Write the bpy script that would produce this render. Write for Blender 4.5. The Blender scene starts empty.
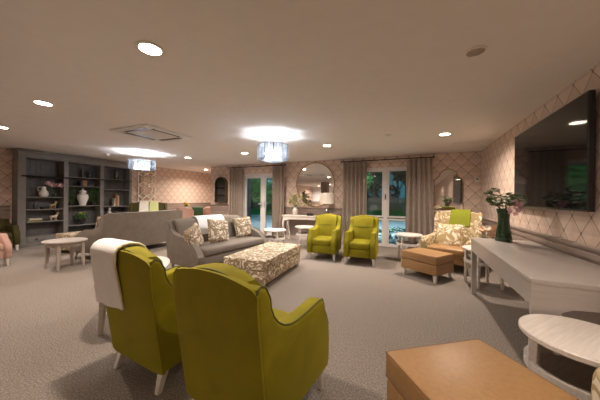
import bpy, bmesh, math, random
from mathutils import Vector, Matrix, Euler
R = math.radians
random.seed(7)
scene = bpy.context.scene
col = scene.collection

# ---------------------------------------------------------------- camera
cam_d = bpy.data.cameras.new('camera')
cam = bpy.data.objects.new('camera', cam_d)
col.objects.link(cam)
cam_d.sensor_width = 36.0
cam_d.lens = 246.5 / 600 * 36
cam_d.shift_y = -1.45 / 600
cam_d.clip_start = 0.03
cam_d.clip_end = 300
cam.location = (0, 0, 1.25)
cam.rotation_euler = (Euler((R(90), 0, R(25.2))).to_matrix() @ Matrix.Rotation(R(0.6), 3, 'Z')).to_euler()
scene.camera = cam

# ---------------------------------------------------------------- world: a dim blue dusk sky
w = bpy.data.worlds.new('dusk')
scene.world = w
w.use_nodes = True
wn = w.node_tree.nodes
bg = wn['Background']
bg.inputs[0].default_value = (0.10, 0.40, 0.50, 1)
bg.inputs[1].default_value = 0.17

# ---------------------------------------------------------------- exposure
scene.view_settings.view_transform = 'Standard'
scene.view_settings.look = 'None'
scene.view_settings.exposure = 1.15
scene.view_settings.gamma = 1.0
scene.view_settings.use_curve_mapping = False

H = 2.39          # ceiling
XR = 1.345        # right wall
YB = 6.89         # window wall
XL = -8.92        # left wall
YR = -8.0         # wall behind the camera
WARM = (1.0, 0.845, 0.72)
COOL = (0.90, 0.94, 1.0)
DOWNLIGHT_W = 17.0
CHANDELIER_W = 36.0

# ---------------------------------------------------------------- materials
def mat(name, base=(.5, .5, .5), rough=.6, metal=0.0, sheen=0.0, spec=None, emit=None, es=0.0):
    m = bpy.data.materials.new(name)
    m.use_nodes = True
    b = m.node_tree.nodes['Principled BSDF']
    b.inputs['Base Color'].default_value = (*base, 1)
    b.inputs['Roughness'].default_value = rough
    b.inputs['Metallic'].default_value = metal
    if sheen:
        b.inputs['Sheen Weight'].default_value = sheen
        b.inputs['Sheen Roughness'].default_value = .4
        b.inputs['Sheen Tint'].default_value = (*[min(1, c * 2.4 + .05) for c in base], 1)
    if spec is not None:
        b.inputs['Specular IOR Level'].default_value = spec
    if emit:
        b.inputs['Emission Color'].default_value = (*emit, 1)
        b.inputs['Emission Strength'].default_value = es
    return m

class NT:
    """small node-tree writer"""
    def __init__(self, m):
        self.m = m; self.t = m.node_tree; self.n = self.t.nodes; self.l = self.t.links
        self.b = self.n['Principled BSDF']
    def node(self, kind, **kw):
        nd = self.n.new(kind)
        for k, v in kw.items(): setattr(nd, k, v)
        return nd
    def link(self, a, b): self.l.new(a, b)
    def val(self, sock, v):
        if hasattr(v, 'is_output'): self.link(v, sock)
        else: sock.default_value = v
    def math(self, op, a, b=0.0, c=0.0):
        nd = self.node('ShaderNodeMath', operation=op)
        self.val(nd.inputs[0], a); self.val(nd.inputs[1], b); self.val(nd.inputs[2], c)
        return nd.outputs[0]
    def mix(self, f, a, b):
        nd = self.node('ShaderNodeMix', data_type='RGBA')
        self.val(nd.inputs['Factor'], f)
        for s, v in ((nd.inputs[6], a), (nd.inputs[7], b)):
            if isinstance(v, tuple): s.default_value = (*v[:3], 1)
            else: self.link(v, s)
        return nd.outputs[2]
    def coords(self, kind='Object'):
        return self.node('ShaderNodeTexCoord').outputs[kind]
    def noise(self, scale, detail=2.0, co=None, rough=.5, dist=0.0, color=False):
        nd = self.node('ShaderNodeTexNoise')
        nd.inputs['Scale'].default_value = scale; nd.inputs['Detail'].default_value = detail
        nd.inputs['Roughness'].default_value = rough; nd.inputs['Distortion'].default_value = dist
        self.link(co if co is not None else self.coords(), nd.inputs['Vector'])
        return nd.outputs['Color' if color else 'Fac']
    def ramp(self, f, stops):
        nd = self.node('ShaderNodeValToRGB')
        e = nd.color_ramp.elements
        while len(e) < len(stops): e.new(.5)
        for el, (p, c) in zip(e, stops):
            el.position = p; el.color = (*c, 1) if len(c) == 3 else c
        self.link(f, nd.inputs['Fac'])
        return nd.outputs['Color']
    def base(self, s): self.link(s, self.b.inputs['Base Color'])
    def bump(self, h, strength=.3, dist=.01):
        nd = self.node('ShaderNodeBump')
        nd.inputs['Strength'].default_value = strength; nd.inputs['Distance'].default_value = dist
        self.link(h, nd.inputs['Height']); self.link(nd.outputs[0], self.b.inputs['Normal'])

def speckle(name, c1, c2, scale=60, rough=.9, bump=.2, sheen=0.0, detail=3, dist=.004, lo=.35, hi=.65):
    m = mat(name, c1, rough, sheen=sheen)
    t = NT(m)
    f = t.noise(scale, detail)
    t.base(t.ramp(f, [(lo, c1), (hi, c2)]))
    if bump: t.bump(f, bump, dist)
    return m

def woven(name, c1, c2, scale=260, rough=.9, sheen=.2):
    m = mat(name, c1, rough, sheen=sheen)
    t = NT(m)
    f = t.noise(scale, 1); g = t.noise(9, 2)
    mixed = t.math('ADD', t.math('MULTIPLY', f, .6), t.math('MULTIPLY', g, .4))
    t.base(t.ramp(mixed, [(.38, c1), (.62, c2)]))
    t.bump(f, .25, .003)
    return m

def velvet(name, c):
    m = mat(name, c, .75, sheen=.35, spec=.25)
    t = NT(m)
    f = t.noise(5, 3, dist=.6)
    t.base(t.ramp(f, [(.3, tuple(v * .86 for v in c)), (.7, tuple(min(1, v * 1.12) for v in c))]))
    t.bump(t.noise(14, 3), .06, .01)
    return m

def floral(name, ground, pale, mid, scale=9):
    m = mat(name, ground, .85, sheen=.15)
    t = NT(m)
    co = t.coords()
    nz = t.noise(scale * .55, 2, co, color=True)
    mp = t.node('ShaderNodeVectorMath', operation='MULTIPLY_ADD')
    t.link(nz, mp.inputs[0]); mp.inputs[1].default_value = (.36, .36, .36); t.link(co, mp.inputs[2])
    v = t.node('ShaderNodeTexVoronoi', feature='DISTANCE_TO_EDGE')
    v.inputs['Scale'].default_value = scale; t.link(mp.outputs[0], v.inputs['Vector'])
    wv = t.node('ShaderNodeTexWave', wave_type='RINGS')
    wv.inputs['Scale'].default_value = scale * .75; wv.inputs['Distortion'].default_value = 7
    wv.inputs['Detail'].default_value = 1.0; wv.inputs['Detail Scale'].default_value = 1.6
    t.link(mp.outputs[0], wv.inputs['Vector'])
    leaf = t.math('GREATER_THAN', v.outputs['Distance'], .085)
    vein = t.math('GREATER_THAN', wv.outputs['Fac'], .40)
    f = t.math('MULTIPLY', leaf, vein)
    c1 = t.mix(f, ground, pale)
    g2 = t.math('GREATER_THAN', t.noise(scale * 1.3, 2, mp.outputs[0]), .62)
    t.base(t.mix(g2, c1, mid))
    t.bump(t.noise(200, 1), .15, .002)
    return m

def wallpaper(name, axis):
    m = mat(name, (.6, .45, .37), .55, spec=.3)
    t = NT(m)
    g = t.node('ShaderNodeNewGeometry')
    s = t.node('ShaderNodeSeparateXYZ'); t.link(g.outputs['Position'], s.inputs[0])
    u = t.math('DIVIDE', t.math('ADD', s.outputs[axis], 20.0 - 2.99 if axis == 1 else 20.13), .285)
    v = t.math('DIVIDE', t.math('ADD', s.outputs[2], 5.0 - 1.155), .31)
    a = t.math('ADD', u, v); b = t.math('SUBTRACT', u, v)
    fa = t.math('FRACT', a); fb = t.math('FRACT', t.math('ADD', b, 60.0))
    da = t.math('ABSOLUTE', t.math('SUBTRACT', fa, .5)); db = t.math('ABSOLUTE', t.math('SUBTRACT', fb, .5))
    mx = t.math('MAXIMUM', da, db)
    line = t.math('GREATER_THAN', mx, .482)
    dot = t.math('GREATER_THAN', t.math('MINIMUM', da, db), .435)
    ln = t.math('MAXIMUM', line, dot)
    # the printed facets: each small triangle of the quilted paper has a tone of its own
    ff = t.math('GREATER_THAN', fa, fb)
    n = t.noise(26, 3, g.outputs['Position'])
    tone = t.mix(ff, (.67, .53, .44), (.58, .45, .37))
    tone = t.mix(t.math('MULTIPLY', n, .25), tone, (.44, .32, .27))
    t.base(t.mix(ln, tone, (.24, .16, .115)))
    t.bump(t.math('SUBTRACT', 1.0, mx), .35, .02)
    return m

M = {}
M['ceiling'] = speckle('ceiling_paint', (.74, .69, .65), (.76, .71, .67), 8, .85, 0)
M['paper_x'] = wallpaper('quilted_wallpaper_x', 0)
M['paper_y'] = wallpaper('quilted_wallpaper_y', 1)
M['dado'] = speckle('taupe_panel_paint', (.275, .21, .175), (.30, .23, .195), 12, .5, 0)
M['lower'] = speckle('pale_taupe_paint', (.38, .30, .26), (.40, .32, .28), 12, .6, 0)
M['pale_wall'] = speckle('pale_cool_wall_paint', (.62, .61, .62), (.66, .65, .66), 8, .7, 0)
M['skirt'] = mat('skirting_white', (.55, .48, .42), .5)
def carpet():
    m = mat('carpet', (.2, .17, .15), .97, sheen=.15)
    t = NT(m)
    f = t.math('ADD', t.math('MULTIPLY', t.noise(130, 4, rough=.8), .5), t.math('MULTIPLY', t.noise(90, 3, rough=.7), .5)); g = t.noise(2.2, 3)
    c = t.ramp(f, [(.40, (.095, .076, .062)), (.5, (.225, .19, .161)), (.60, (.42, .36, .31))])
    t.base(t.mix(t.math('MULTIPLY', g, .35), c, (.19, .156, .132)))
    t.bump(f, .7, .012)
    return m
M['carpet'] = carpet()
M['green'] = velvet('chartreuse_velvet', (.222, .190, .004))
M['green_pipe'] = mat('green_piping', (.10, .10, .01), .8)
M['olive'] = velvet('olive_velvet', (.055, .046, .010))
M['pink'] = woven('pink_fabric', (.45, .27, .21), (.51, .31, .25))
M['forest'] = woven('forest_fabric', (.025, .075, .03), (.04, .10, .04))
M['sofa'] = woven('taupe_sofa_fabric', (.15, .122, .098), (.195, .162, .132))
M['sofa_pipe'] = mat('taupe_piping', (.10, .08, .066), .85)
M['floral'] = floral('taupe_leaf_fabric', (.27, .19, .11), (.70, .63, .51), (.36, .275, .175), 8)
M['floral_green'] = floral('olive_leaf_fabric', (.36, .27, .125), (.72, .65, .52), (.52, .42, .26), 6.5)
M['tan'] = speckle('tan_leather', (.31, .172, .07), (.355, .20, .082), 45, .42, .12, dist=.003)
M['tan_seam'] = mat('tan_seam', (.22, .10, .035), .6)
def wood_white(name, c1, c2, rough=.45):
    m = mat(name, c1, rough)
    t = NT(m)
    co = t.coords()
    mp = t.node('ShaderNodeMapping'); mp.inputs['Scale'].default_value = (2.0, 26, 26); t.link(co, mp.inputs[0])
    f = t.noise(2.4, 4, mp.outputs[0], dist=.4)
    t.base(t.ramp(f, [(.3, c1), (.7, c2)]))
    t.bump(f, .06, .003)
    return m
M['white_wood'] = wood_white('limed_white_wood', (.62, .56, .51), (.74, .69, .64))
M['leg_wood'] = wood_white('pale_leg_wood', (.60, .56, .50), (.68, .63, .57))
M['coffee_top'] = wood_white('dimmed_grey_limed_top', (.40, .355, .325), (.48, .43, .395))  # grey top, with the dimmer light at that table worked into its tone
M['grey_wood'] = wood_white('stone_grey_lacquer', (.40, .36, .33), (.44, .40, .37), .38)
M['taupe_wood'] = wood_white('taupe_limed_wood', (.36, .30, .25), (.46, .39, .33))
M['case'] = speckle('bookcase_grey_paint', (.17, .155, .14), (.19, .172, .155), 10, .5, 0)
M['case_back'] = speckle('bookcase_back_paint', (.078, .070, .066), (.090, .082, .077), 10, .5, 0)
M['dark_metal'] = mat('dark_bronze', (.03, .024, .02), .35, .9)
M['gold'] = mat('aged_brass', (.36, .235, .10), .35, 1.0)
M['chrome'] = mat('chrome', (.75, .75, .78), .12, 1.0)
M['mirror'] = mat('mirror_silver', (.86, .86, .86), .015, 1.0)
M['smoked_mirror'] = mat('smoked_mirror', (.34, .29, .25), .25, .8)
M['upvc'] = mat('white_frame', (.66, .62, .60), .35)
M['white'] = mat('white_plastic', (.70, .67, .63), .45)
M['white_cer'] = mat('white_ceramic', (.70, .66, .61), .25)
M['black'] = mat('black_plastic', (.012, .011, .011), .35)
M['screen'] = mat('screen_glass', (.006, .006, .007), .06, spec=.25)
M['lattice'] = mat('cream_lattice', (.84, .76, .65), .5)
M['knit'] = speckle('cream_wool', (.74, .73, .72), (.80, .79, .78), 120, .95, .4, sheen=.3, dist=.004)
M['knit_edge'] = mat('cream_binding', (.72, .64, .46), .9)
M['lime'] = woven('lime_wool', (.19, .215, .008), (.23, .255, .015))
M['lime_pale'] = woven('pale_lime_check', (.50, .52, .20), (.56, .58, .26))
M['cream'] = woven('cream_cloth', (.68, .62, .52), (.74, .68, .58))
M['leaf'] = speckle('leaf_green', (.045, .13, .03), (.10, .22, .05), 18, .5, 0)
M['leaf_dark'] = speckle('leaf_dark', (.012, .05, .018), (.025, .085, .03), 18, .45, 0)
M['leaf_grey'] = speckle('leaf_grey_green', (.13, .19, .08), (.24, .30, .15), 18, .5, 0)
M['leaf_pale'] = speckle('leaf_yellow_green', (.30, .30, .06), (.42, .40, .12), 18, .6, 0)
M['stem'] = mat('stem_brown', (.10, .075, .035), .8)
M['petal_pink'] = mat('petal_pink', (.78, .50, .55), .6)
M['niche'] = mat('bronzed_metal', (.16, .11, .06), .35, .7)
M['niche_back'] = mat('smoky_mirror_back', (.12, .125, .11), .15, .6)
M['petal_peach'] = mat('petal_peach', (.72, .40, .26), .6)
M['petal_cream'] = mat('petal_cream', (.72, .66, .50), .6)
M['bottle_green'] = mat('bottle_green_glass', (.008, .045, .014), .08, spec=.8)
M['book_a'] = mat('book_ochre', (.36, .15, .05), .7)
M['book_b'] = mat('book_cream', (.55, .48, .38), .7)
M['book_c'] = mat('book_navy', (.05, .055, .075), .7)
M['book_d'] = mat('book_olive', (.20, .19, .07), .7)
M['copper'] = mat('copper', (.55, .25, .12), .35, .8)
M['shade'] = mat('lamp_shade_linen', (.72, .66, .58), .8)
M['pot_dark'] = mat('dark_pot', (.03, .028, .026), .4)
M['curtain'] = woven('taupe_curtain', (.28, .228, .188), (.345, .285, .24), 300, .7, .4)
M['brick'] = None
def brick():
    m = mat('purple_brick', (.2, .13, .13), .9)
    t = NT(m)
    co = t.node('ShaderNodeMapping'); co.inputs['Rotation'].default_value = (R(90), 0, 0); t.link(t.coords(), co.inputs[0])
    b = t.node('ShaderNodeTexBrick'); t.link(co.outputs[0], b.inputs['Vector'])
    b.inputs['Color1'].default_value = (.23, .13, .13, 1); b.inputs['Color2'].default_value = (.15, .09, .10, 1)
    b.inputs['Mortar'].default_value = (.32, .28, .27, 1); b.inputs['Scale'].default_value = 4.4
    b.inputs['Mortar Size'].default_value = .012
    t.base(b.outputs['Color'])
    return m
M['brick'] = brick()
def glass_mat(name, tint=(1, 1, 1), ior=1.45, extra=.0):
    m = bpy.data.materials.new(name); m.use_nodes = True
    nt = m.node_tree; nt.nodes.clear()
    out = nt.nodes.new('ShaderNodeOutputMaterial'); mx = nt.nodes.new('ShaderNodeMixShader')
    tr = nt.nodes.new('ShaderNodeBsdfTransparent'); gl = nt.nodes.new('ShaderNodeBsdfGlossy')
    fr = nt.nodes.new('ShaderNodeFresnel'); fr.inputs['IOR'].default_value = ior
    ad = nt.nodes.new('ShaderNodeMath'); ad.operation = 'ADD'; ad.inputs[1].default_value = extra; ad.use_clamp = True
    tr.inputs[0].default_value = (*tint, 1); gl.inputs['Roughness'].default_value = .02
    nt.links.new(fr.outputs[0], ad.inputs[0]); nt.links.new(ad.outputs[0], mx.inputs[0])
    nt.links.new(tr.outputs[0], mx.inputs[1]); nt.links.new(gl.outputs[0], mx.inputs[2])
    nt.links.new(mx.outputs[0], out.inputs[0])
    return m
M['glass'] = glass_mat('window_glass', (.80, .92, .95), 1.5, .04)
M['clear'] = glass_mat('clear_glass', (.75, .82, .80), 1.5, .10)
def crystal():
    m = bpy.data.materials.new('lit_crystal'); m.use_nodes = True
    nt = m.node_tree; nt.nodes.clear()
    out = nt.nodes.new('ShaderNodeOutputMaterial'); mx = nt.nodes.new('ShaderNodeMixShader')
    g = nt.nodes.new('ShaderNodeBsdfTranslucent'); g.inputs[0].default_value = (.19, .194, .20, 1)
    gl = nt.nodes.new('ShaderNodeBsdfGlossy'); gl.inputs['Roughness'].default_value = .1; gl.inputs[0].default_value = (.75, .8, .86, 1)
    tr = nt.nodes.new('ShaderNodeBsdfTransparent'); tr.inputs[0].default_value = (.86, .90, .94, 1)
    m2 = nt.nodes.new('ShaderNodeMixShader'); m2.inputs[0].default_value = .72
    mx.inputs[0].default_value = .18
    nt.links.new(g.outputs[0], m2.inputs[1]); nt.links.new(tr.outputs[0], m2.inputs[2])
    nt.links.new(m2.outputs[0], mx.inputs[1]); nt.links.new(gl.outputs[0], mx.inputs[2])
    nt.links.new(mx.outputs[0], out.inputs[0])
    return m
M['crystal'] = crystal()
M['lamp_on'] = mat('lit_lens', (1, .95, .85), .5, emit=(1.0, .84, .62), es=22)
M['bulb_cool'] = mat('lit_bulb_cool', (1, 1, 1), .5, emit=(.82, .90, 1.0), es=4)
M['lawn'] = speckle('lawn_green', (.03, .20, .03), (.06, .33, .05), 30, .95, .3)
M['paving'] = speckle('pale_paving', (.58, .62, .66), (.70, .74, .78), 6, .8, .1)
M['fence_wood'] = speckle('fence_boards', (.26, .17, .11), (.34, .23, .15), 7, .85, .1)

# ---------------------------------------------------------------- mesh writer
LEAF_RND = random.Random(21)
class MB:
    def __init__(self): self.bm = bmesh.new()
    def _merge(self, b, mtx=None):
        if mtx is not None: bmesh.ops.transform(b, matrix=mtx, verts=b.verts)
        vm = {v: self.bm.verts.new(v.co) for v in b.verts}
        for f in b.faces:
            try:
                nf = self.bm.faces.new([vm[v] for v in f.verts]); nf.smooth = f.smooth
            except ValueError: pass
        b.free(); return self
    def box(self, x0, x1, y0, y1, z0, z1, bev=0.0, seg=2, mtx=None):
        b = bmesh.new(); bmesh.ops.create_cube(b, size=1)
        for v in b.verts:
            v.co = Vector(((x0 + x1) / 2 + v.co.x * (x1 - x0), (y0 + y1) / 2 + v.co.y * (y1 - y0), (z0 + z1) / 2 + v.co.z * (z1 - z0)))
        if bev: bmesh.ops.bevel(b, geom=b.edges[:], offset=bev, segments=seg, profile=.5, affect='EDGES')
        return self._merge(b, mtx)
    def prism(self, pts, a0, a1, axis='x', bev=0.0, seg=3, mtx=None):
        """polygon in the plane across axis, extruded from a0 to a1"""
        b = bmesh.new()
        def P(p, a):
            return {'x': Vector((a, p[0], p[1])), 'y': Vector((p[0], a, p[1])), 'z': Vector((p[0], p[1], a))}[axis]
        lo = [b.verts.new(P(p, a0)) for p in pts]; hi = [b.verts.new(P(p, a1)) for p in pts]
        n = len(pts)
        f1 = b.faces.new(lo); f2 = b.faces.new(hi[::-1])
        for i in range(n): b.faces.new((lo[i], hi[i], hi[(i + 1) % n], lo[(i + 1) % n])[::-1])
        bmesh.ops.recalc_face_normals(b, faces=b.faces[:])
        if bev:
            ed = list({e for f in (f1, f2) for e in f.edges})
            bmesh.ops.bevel(b, geom=ed, offset=bev, segments=seg, profile=.5, affect='EDGES', clamp_overlap=True)
        return self._merge(b, mtx)
    def loft(self, rings, caps=True, closed=True, mtx=None):
        b = bmesh.new(); vs = [[b.verts.new(p) for p in r] for r in rings]
        n = len(rings[0])
        for i in range(len(rings) - 1):
            for j in range(n if closed else n - 1):
                k = (j + 1) % n
                b.faces.new((vs[i][j], vs[i][k], vs[i + 1][k], vs[i + 1][j]))
        if caps and closed: b.faces.new(vs[0][::-1]); b.faces.new(vs[-1])
        bmesh.ops.recalc_face_normals(b, faces=b.faces[:])
        return self._merge(b, mtx)
    def lathe(self, prof, cx=0, cy=0, n=24, sx=1.0, sy=1.0, mtx=None):
        rings = [[Vector((cx + max(r, 1e-4) * sx * math.cos(2 * math.pi * k / n), cy + max(r, 1e-4) * sy * math.sin(2 * math.pi * k / n), z)) for k in range(n)] for r, z in prof]
        return self.loft(rings, mtx=mtx)
    def tube(self, pts, rad, n=8, mtx=None, closed=False):
        pts = [Vector(p) for p in pts]; rings = []
        m = len(pts)
        prev = None
        for i, p in enumerate(pts):
            if closed: d = pts[(i + 1) % m] - pts[i - 1]
            else: d = pts[min(i + 1, m - 1)] - pts[max(i - 1, 0)]
            d = d.normalized() if d.length > 1e-9 else Vector((0, 0, 1))
            if prev is None:
                up = Vector((0, 0, 1)) if abs(d.z) < .9 else Vector((1, 0, 0))
                u = d.cross(up).normalized()
            else:
                u = prev - d * prev.dot(d)
                u = u.normalized() if u.length > 1e-6 else d.orthogonal().normalized()
            prev = u; v = d.cross(u).normalized()
            r = rad[i] if isinstance(rad, (list, tuple)) else rad
            rings.append([p + u * (r * math.cos(2 * math.pi * k / n)) + v * (r * math.sin(2 * math.pi * k / n)) for k in range(n)])
        if closed: rings.append(rings[0]); return self.loft(rings, caps=False, mtx=mtx)
        return self.loft(rings, mtx=mtx)
    def taper(self, p0, p1, s0, s1, bev=.004):
        """square tapered leg from top p0 to foot p1"""
        p0, p1 = Vector(p0), Vector(p1)
        ring = lambda p, s: [p + Vector((a * s, b * s, 0)) for a, b in ((-1, -1), (1, -1), (1, 1), (-1, 1))]
        b = bmesh.new()
        vs = [[b.verts.new(q) for q in ring(p, s)] for p, s in ((p0, s0 / 2), (p1, s1 / 2))]
        for j in range(4): b.faces.new((vs[0][j], vs[0][(j + 1) % 4], vs[1][(j + 1) % 4], vs[1][j]))
        b.faces.new(vs[0][::-1]); b.faces.new(vs[1])
        bmesh.ops.recalc_face_normals(b, faces=b.faces[:])
        if bev: bmesh.ops.bevel(b, geom=b.edges[:], offset=bev, segments=1, affect='EDGES')
        return self._merge(b)
    def pillow(self, wd, ht, dp, n=14, mtx=None):
        """square scatter cushion with pinched corners, lying in the xz plane, thickness along y"""
        b = bmesh.new()
        def pt(i, j, s):
            u = -1 + 2 * i / n; v = -1 + 2 * j / n
            k = (1 - u ** 4) * (1 - v ** 4)
            pin = 1 - .07 * (1 - abs(u * v)) * (max(abs(u), abs(v)) ** 6)
            return Vector((u * wd / 2 * pin, s * dp / 2 * (max(k, 0) ** .5), v * ht / 2 * pin))
        A = {}; B = {}
        for i in range(n + 1):
            for j in range(n + 1):
                A[i, j] = b.verts.new(pt(i, j, 1))
                B[i, j] = A[i, j] if i in (0, n) or j in (0, n) else b.verts.new(pt(i, j, -1))
        for i in range(n):
            for j in range(n):
                b.faces.new((A[i, j], A[i + 1, j], A[i + 1, j + 1], A[i, j + 1]))
                q = (B[i, j], B[i, j + 1], B[i + 1, j + 1], B[i + 1, j])
                b.faces.new(q)
        bmesh.ops.recalc_face_normals(b, faces=b.faces[:])
        return self._merge(b, mtx)
    def sheet(self, f, nu, nv, th, mtx=None):
        """cloth: f(u,v)->point for u,v in 0..1, thickened along its normal"""
        P = [[Vector(f(i / nu, j / nv)) for j in range(nv + 1)] for i in range(nu + 1)]
        b = bmesh.new(); A = {}; B = {}
        for i in range(nu + 1):
            for j in range(nv + 1):
                du = P[min(i + 1, nu)][j] - P[max(i - 1, 0)][j]; dv = P[i][min(j + 1, nv)] - P[i][max(j - 1, 0)]
                nn = du.cross(dv); nn = nn.normalized() if nn.length > 1e-9 else Vector((0, 0, 1))
                A[i, j] = b.verts.new(P[i][j] + nn * th / 2); B[i, j] = b.verts.new(P[i][j] - nn * th / 2)
        for i in range(nu):
            for j in range(nv):
                b.faces.new((A[i, j], A[i + 1, j], A[i + 1, j + 1], A[i, j + 1]))
                b.faces.new((B[i, j], B[i, j + 1], B[i + 1, j + 1], B[i + 1, j]))
        for i in range(nu):
            b.faces.new((A[i, 0], B[i, 0], B[i + 1, 0], A[i + 1, 0])); b.faces.new((A[i, nv], A[i + 1, nv], B[i + 1, nv], B[i, nv]))
        for j in range(nv):
            b.faces.new((A[0, j], A[0, j + 1], B[0, j + 1], B[0, j])); b.faces.new((A[nu, j], B[nu, j], B[nu, j + 1], A[nu, j + 1]))
        bmesh.ops.recalc_face_normals(b, faces=b.faces[:])
        return self._merge(b, mtx)
    def leaf(self, p, d, L, W, droop=.25, roll=None):
        """a pointed leaf starting at p, along d"""
        p = Vector(p); d = Vector(d).normalized()
        side = d.cross(Vector((0, 0, 1)))
        side = side.normalized() if side.length > 1e-4 else Vector((1, 0, 0))
        if roll is None: roll = LEAF_RND.uniform(-1.3, 1.3)
        if roll: side = Matrix.Rotation(roll, 3, d) @ side
        up = side.cross(d).normalized()
        a = p; q = p + d * L * .45 + up * L * .05; e = p + d * L - Vector((0, 0, L * droop))
        v = [self.bm.verts.new(x) for x in (a, q + side * W / 2 - up * W * .12, e, q - side * W / 2 - up * W * .12, q)]
        for t in ((0, 1, 4), (1, 2, 4), (2, 3, 4), (3, 0, 4)):
            self.bm.faces.new([v[k] for k in t])
        return self
    def build(self, name, m, parent=None, smooth=True, loc=None):
        me = bpy.data.meshes.new(name)
        self.bm.to_mesh(me); self.bm.free()
        if smooth:
            for p in me.polygons: p.use_smooth = True
            try: me.set_sharp_from_angle(angle=R(38))
            except Exception: pass
        me.materials.append(m)
        o = bpy.data.objects.new(name, me); col.objects.link(o)
        if parent is not None: o.parent = parent
        if loc: o.location = loc
        return o

def thing(name, label, cat, loc=(0, 0, 0), rz=0.0, group=None):
    o = bpy.data.objects.new(name, None); col.objects.link(o)
    o.empty_display_size = .1
    o.location = loc; o.rotation_euler = (0, 0, R(rz))
    return tag(o, label, cat, group)
def tag(o, label, cat, group=None):
    o['label'] = label; o['category'] = cat
    if group: o['group'] = group
    return o
def struct(o):
    o['kind'] = 'structure'; return o
def dup(root, loc, rz=None, label=None, group=None):
    def cp(o, par):
        c = o.copy(); col.objects.link(c)
        if par is not None: c.parent = par
        for ch in kids[o]: cp(ch, c)
        return c
    kids = {}
    def walk(o):
        kids[o] = list(o.children)
        for ch in kids[o]: walk(ch)
    walk(root)
    r = cp(root, None); r.location = loc
    if rz is not None: r.rotation_euler = (0, 0, R(rz))
    if label: r['label'] = label
    if group: r['group'] = group
    return r
def T(loc, rx=0, ry=0, rz=0):
    return Matrix.Translation(loc) @ Euler((R(rx), R(ry), R(rz))).to_matrix().to_4x4()

# ---------------------------------------------------------------- room shell
YF = 9.0          # far end of the dining recess
XRE = -6.92       # where the window wall ends and the recess begins
def shell(name, m, *boxes, kind=True):
    b = MB()
    for q in boxes: b.box(*q)
    o = b.build(name, m, smooth=False)
    return struct(o)
shell('floor', M['carpet'], (XL - .1, XR + .1, YR - .1, YB + .12, -.1, 0), (XL - .1, XRE + .12, YB + .12, YF + .1, -.1, 0))
shell('ceiling', M['ceiling'], (XL - .1, XR + .1, YR - .1, YB + .12, H, H + .1), (XL - .1, XRE + .12, YB + .12, YF + .1, H, H + .1))
shell('wall_right', M['paper_y'], (XR, XR + .12, YR - .1, YB + .12, 0, H))
shell('wall_left', M['paper_y'], (XL - .12, XL, YR - .1, YF + .1, 0, H))
shell('wall_rear', M['pale_wall'], (XL, XR, YR - .12, YR, 0, H))
D0, D1, DT = -5.45, -3.80, 2.07
W0, W1, WT = -1.33, -.13, 2.10
shell('wall_back', M['paper_x'], (XRE, D0, YB, YB + .12, 0, H), (D0, D1, YB, YB + .12, DT, H), (D1, W0, YB, YB + .12, 0, H),
      (W0, W1, YB, YB + .12, WT, H), (W1, XR, YB, YB + .12, 0, H))
shell('wall_recess_side', M['paper_y'], (XRE, XRE + .12, YB + .12, YF, 0, H))
shell('wall_recess_back', M['paper_x'], (XL, XRE + .12, YF, YF + .12, 0, H))

# wainscot: horizontal taupe boards under a small ledge, a paler panel and a skirting below them
def wainscot(name, axis, fixed, out, a0, a1, z0, z1, n=3):
    """boards on the plane axis = fixed, facing the side out (+1 / -1)"""
    b = MB(); h = (z1 - z0 - .03) / n
    def bx(d, lo, hi, zz0, zz1, bev=0):
        p = sorted((fixed, fixed + out * d))
        if axis == 'x': b.box(p[0], p[1], lo, hi, zz0, zz1, bev, 1)
        else: b.box(lo, hi, p[0], p[1], zz0, zz1, bev, 1)
    for k in range(n):
        bx(.022, a0, a1, z0 + k * h + .004, z0 + (k + 1) * h - .026, .003)
        bx(.003, a0, a1, z0 + (k + 1) * h - .026, z0 + (k + 1) * h + .004)
    bx(.035, a0, a1, z1 - .028, z1, .004)
    struct(b.build(name, M['dado'], smooth=False))
    c = MB(); p = sorted((fixed, fixed + out * .006))
    if axis == 'x': c.box(p[0], p[1], a0, a1, .10, z0)
    else: c.box(a0, a1, p[0], p[1], .10, z0)
    struct(c.build(name.replace('trim', 'lower_panel'), M['lower'], smooth=False))
    s = MB(); p = sorted((fixed, fixed + out * .016))
    if axis == 'x': s.box(p[0], p[1], a0, a1, 0, .10, .004, 1)
    else: s.box(a0, a1, p[0], p[1], 0, .10, .004, 1)
    struct(s.build(name.replace('trim', 'baseboard'), M['skirt'], smooth=False))
wainscot('trim_right', 'x', XR, -1, YR, YB, .60, .875)
wainscot('trim_left', 'x', XL, 1, YR, 2.42, .68, 1.01)
wainscot('trim_recess_left', 'x', XL, 1, 5.06, YF, .68, 1.01)
wainscot('trim_back_left', 'y', YB, -1, XRE, D0 - .02, .68, 1.0)
wainscot('trim_back_middle', 'y', YB, -1, D1 + .02, W0 - .02, .68, .985)
wainscot('trim_back_right', 'y', YB, -1, W1 + .02, XR - .04, .68, .96)
wainscot('trim_recess_back', 'y', YF, -1, XL + .04, XRE, .68, 1.01)
wainscot('trim_rear', 'y', YR, 1, XL + .04, XR - .04, .68, 1.0)

# square column and a grey tall cupboard behind the camera, seen in the mirrors
struct((lambda b: b.box(-5.9, -5.45, -2.6, -2.15, 0, H).build('wall_column', M['lower'], smooth=False))(MB()))

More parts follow.
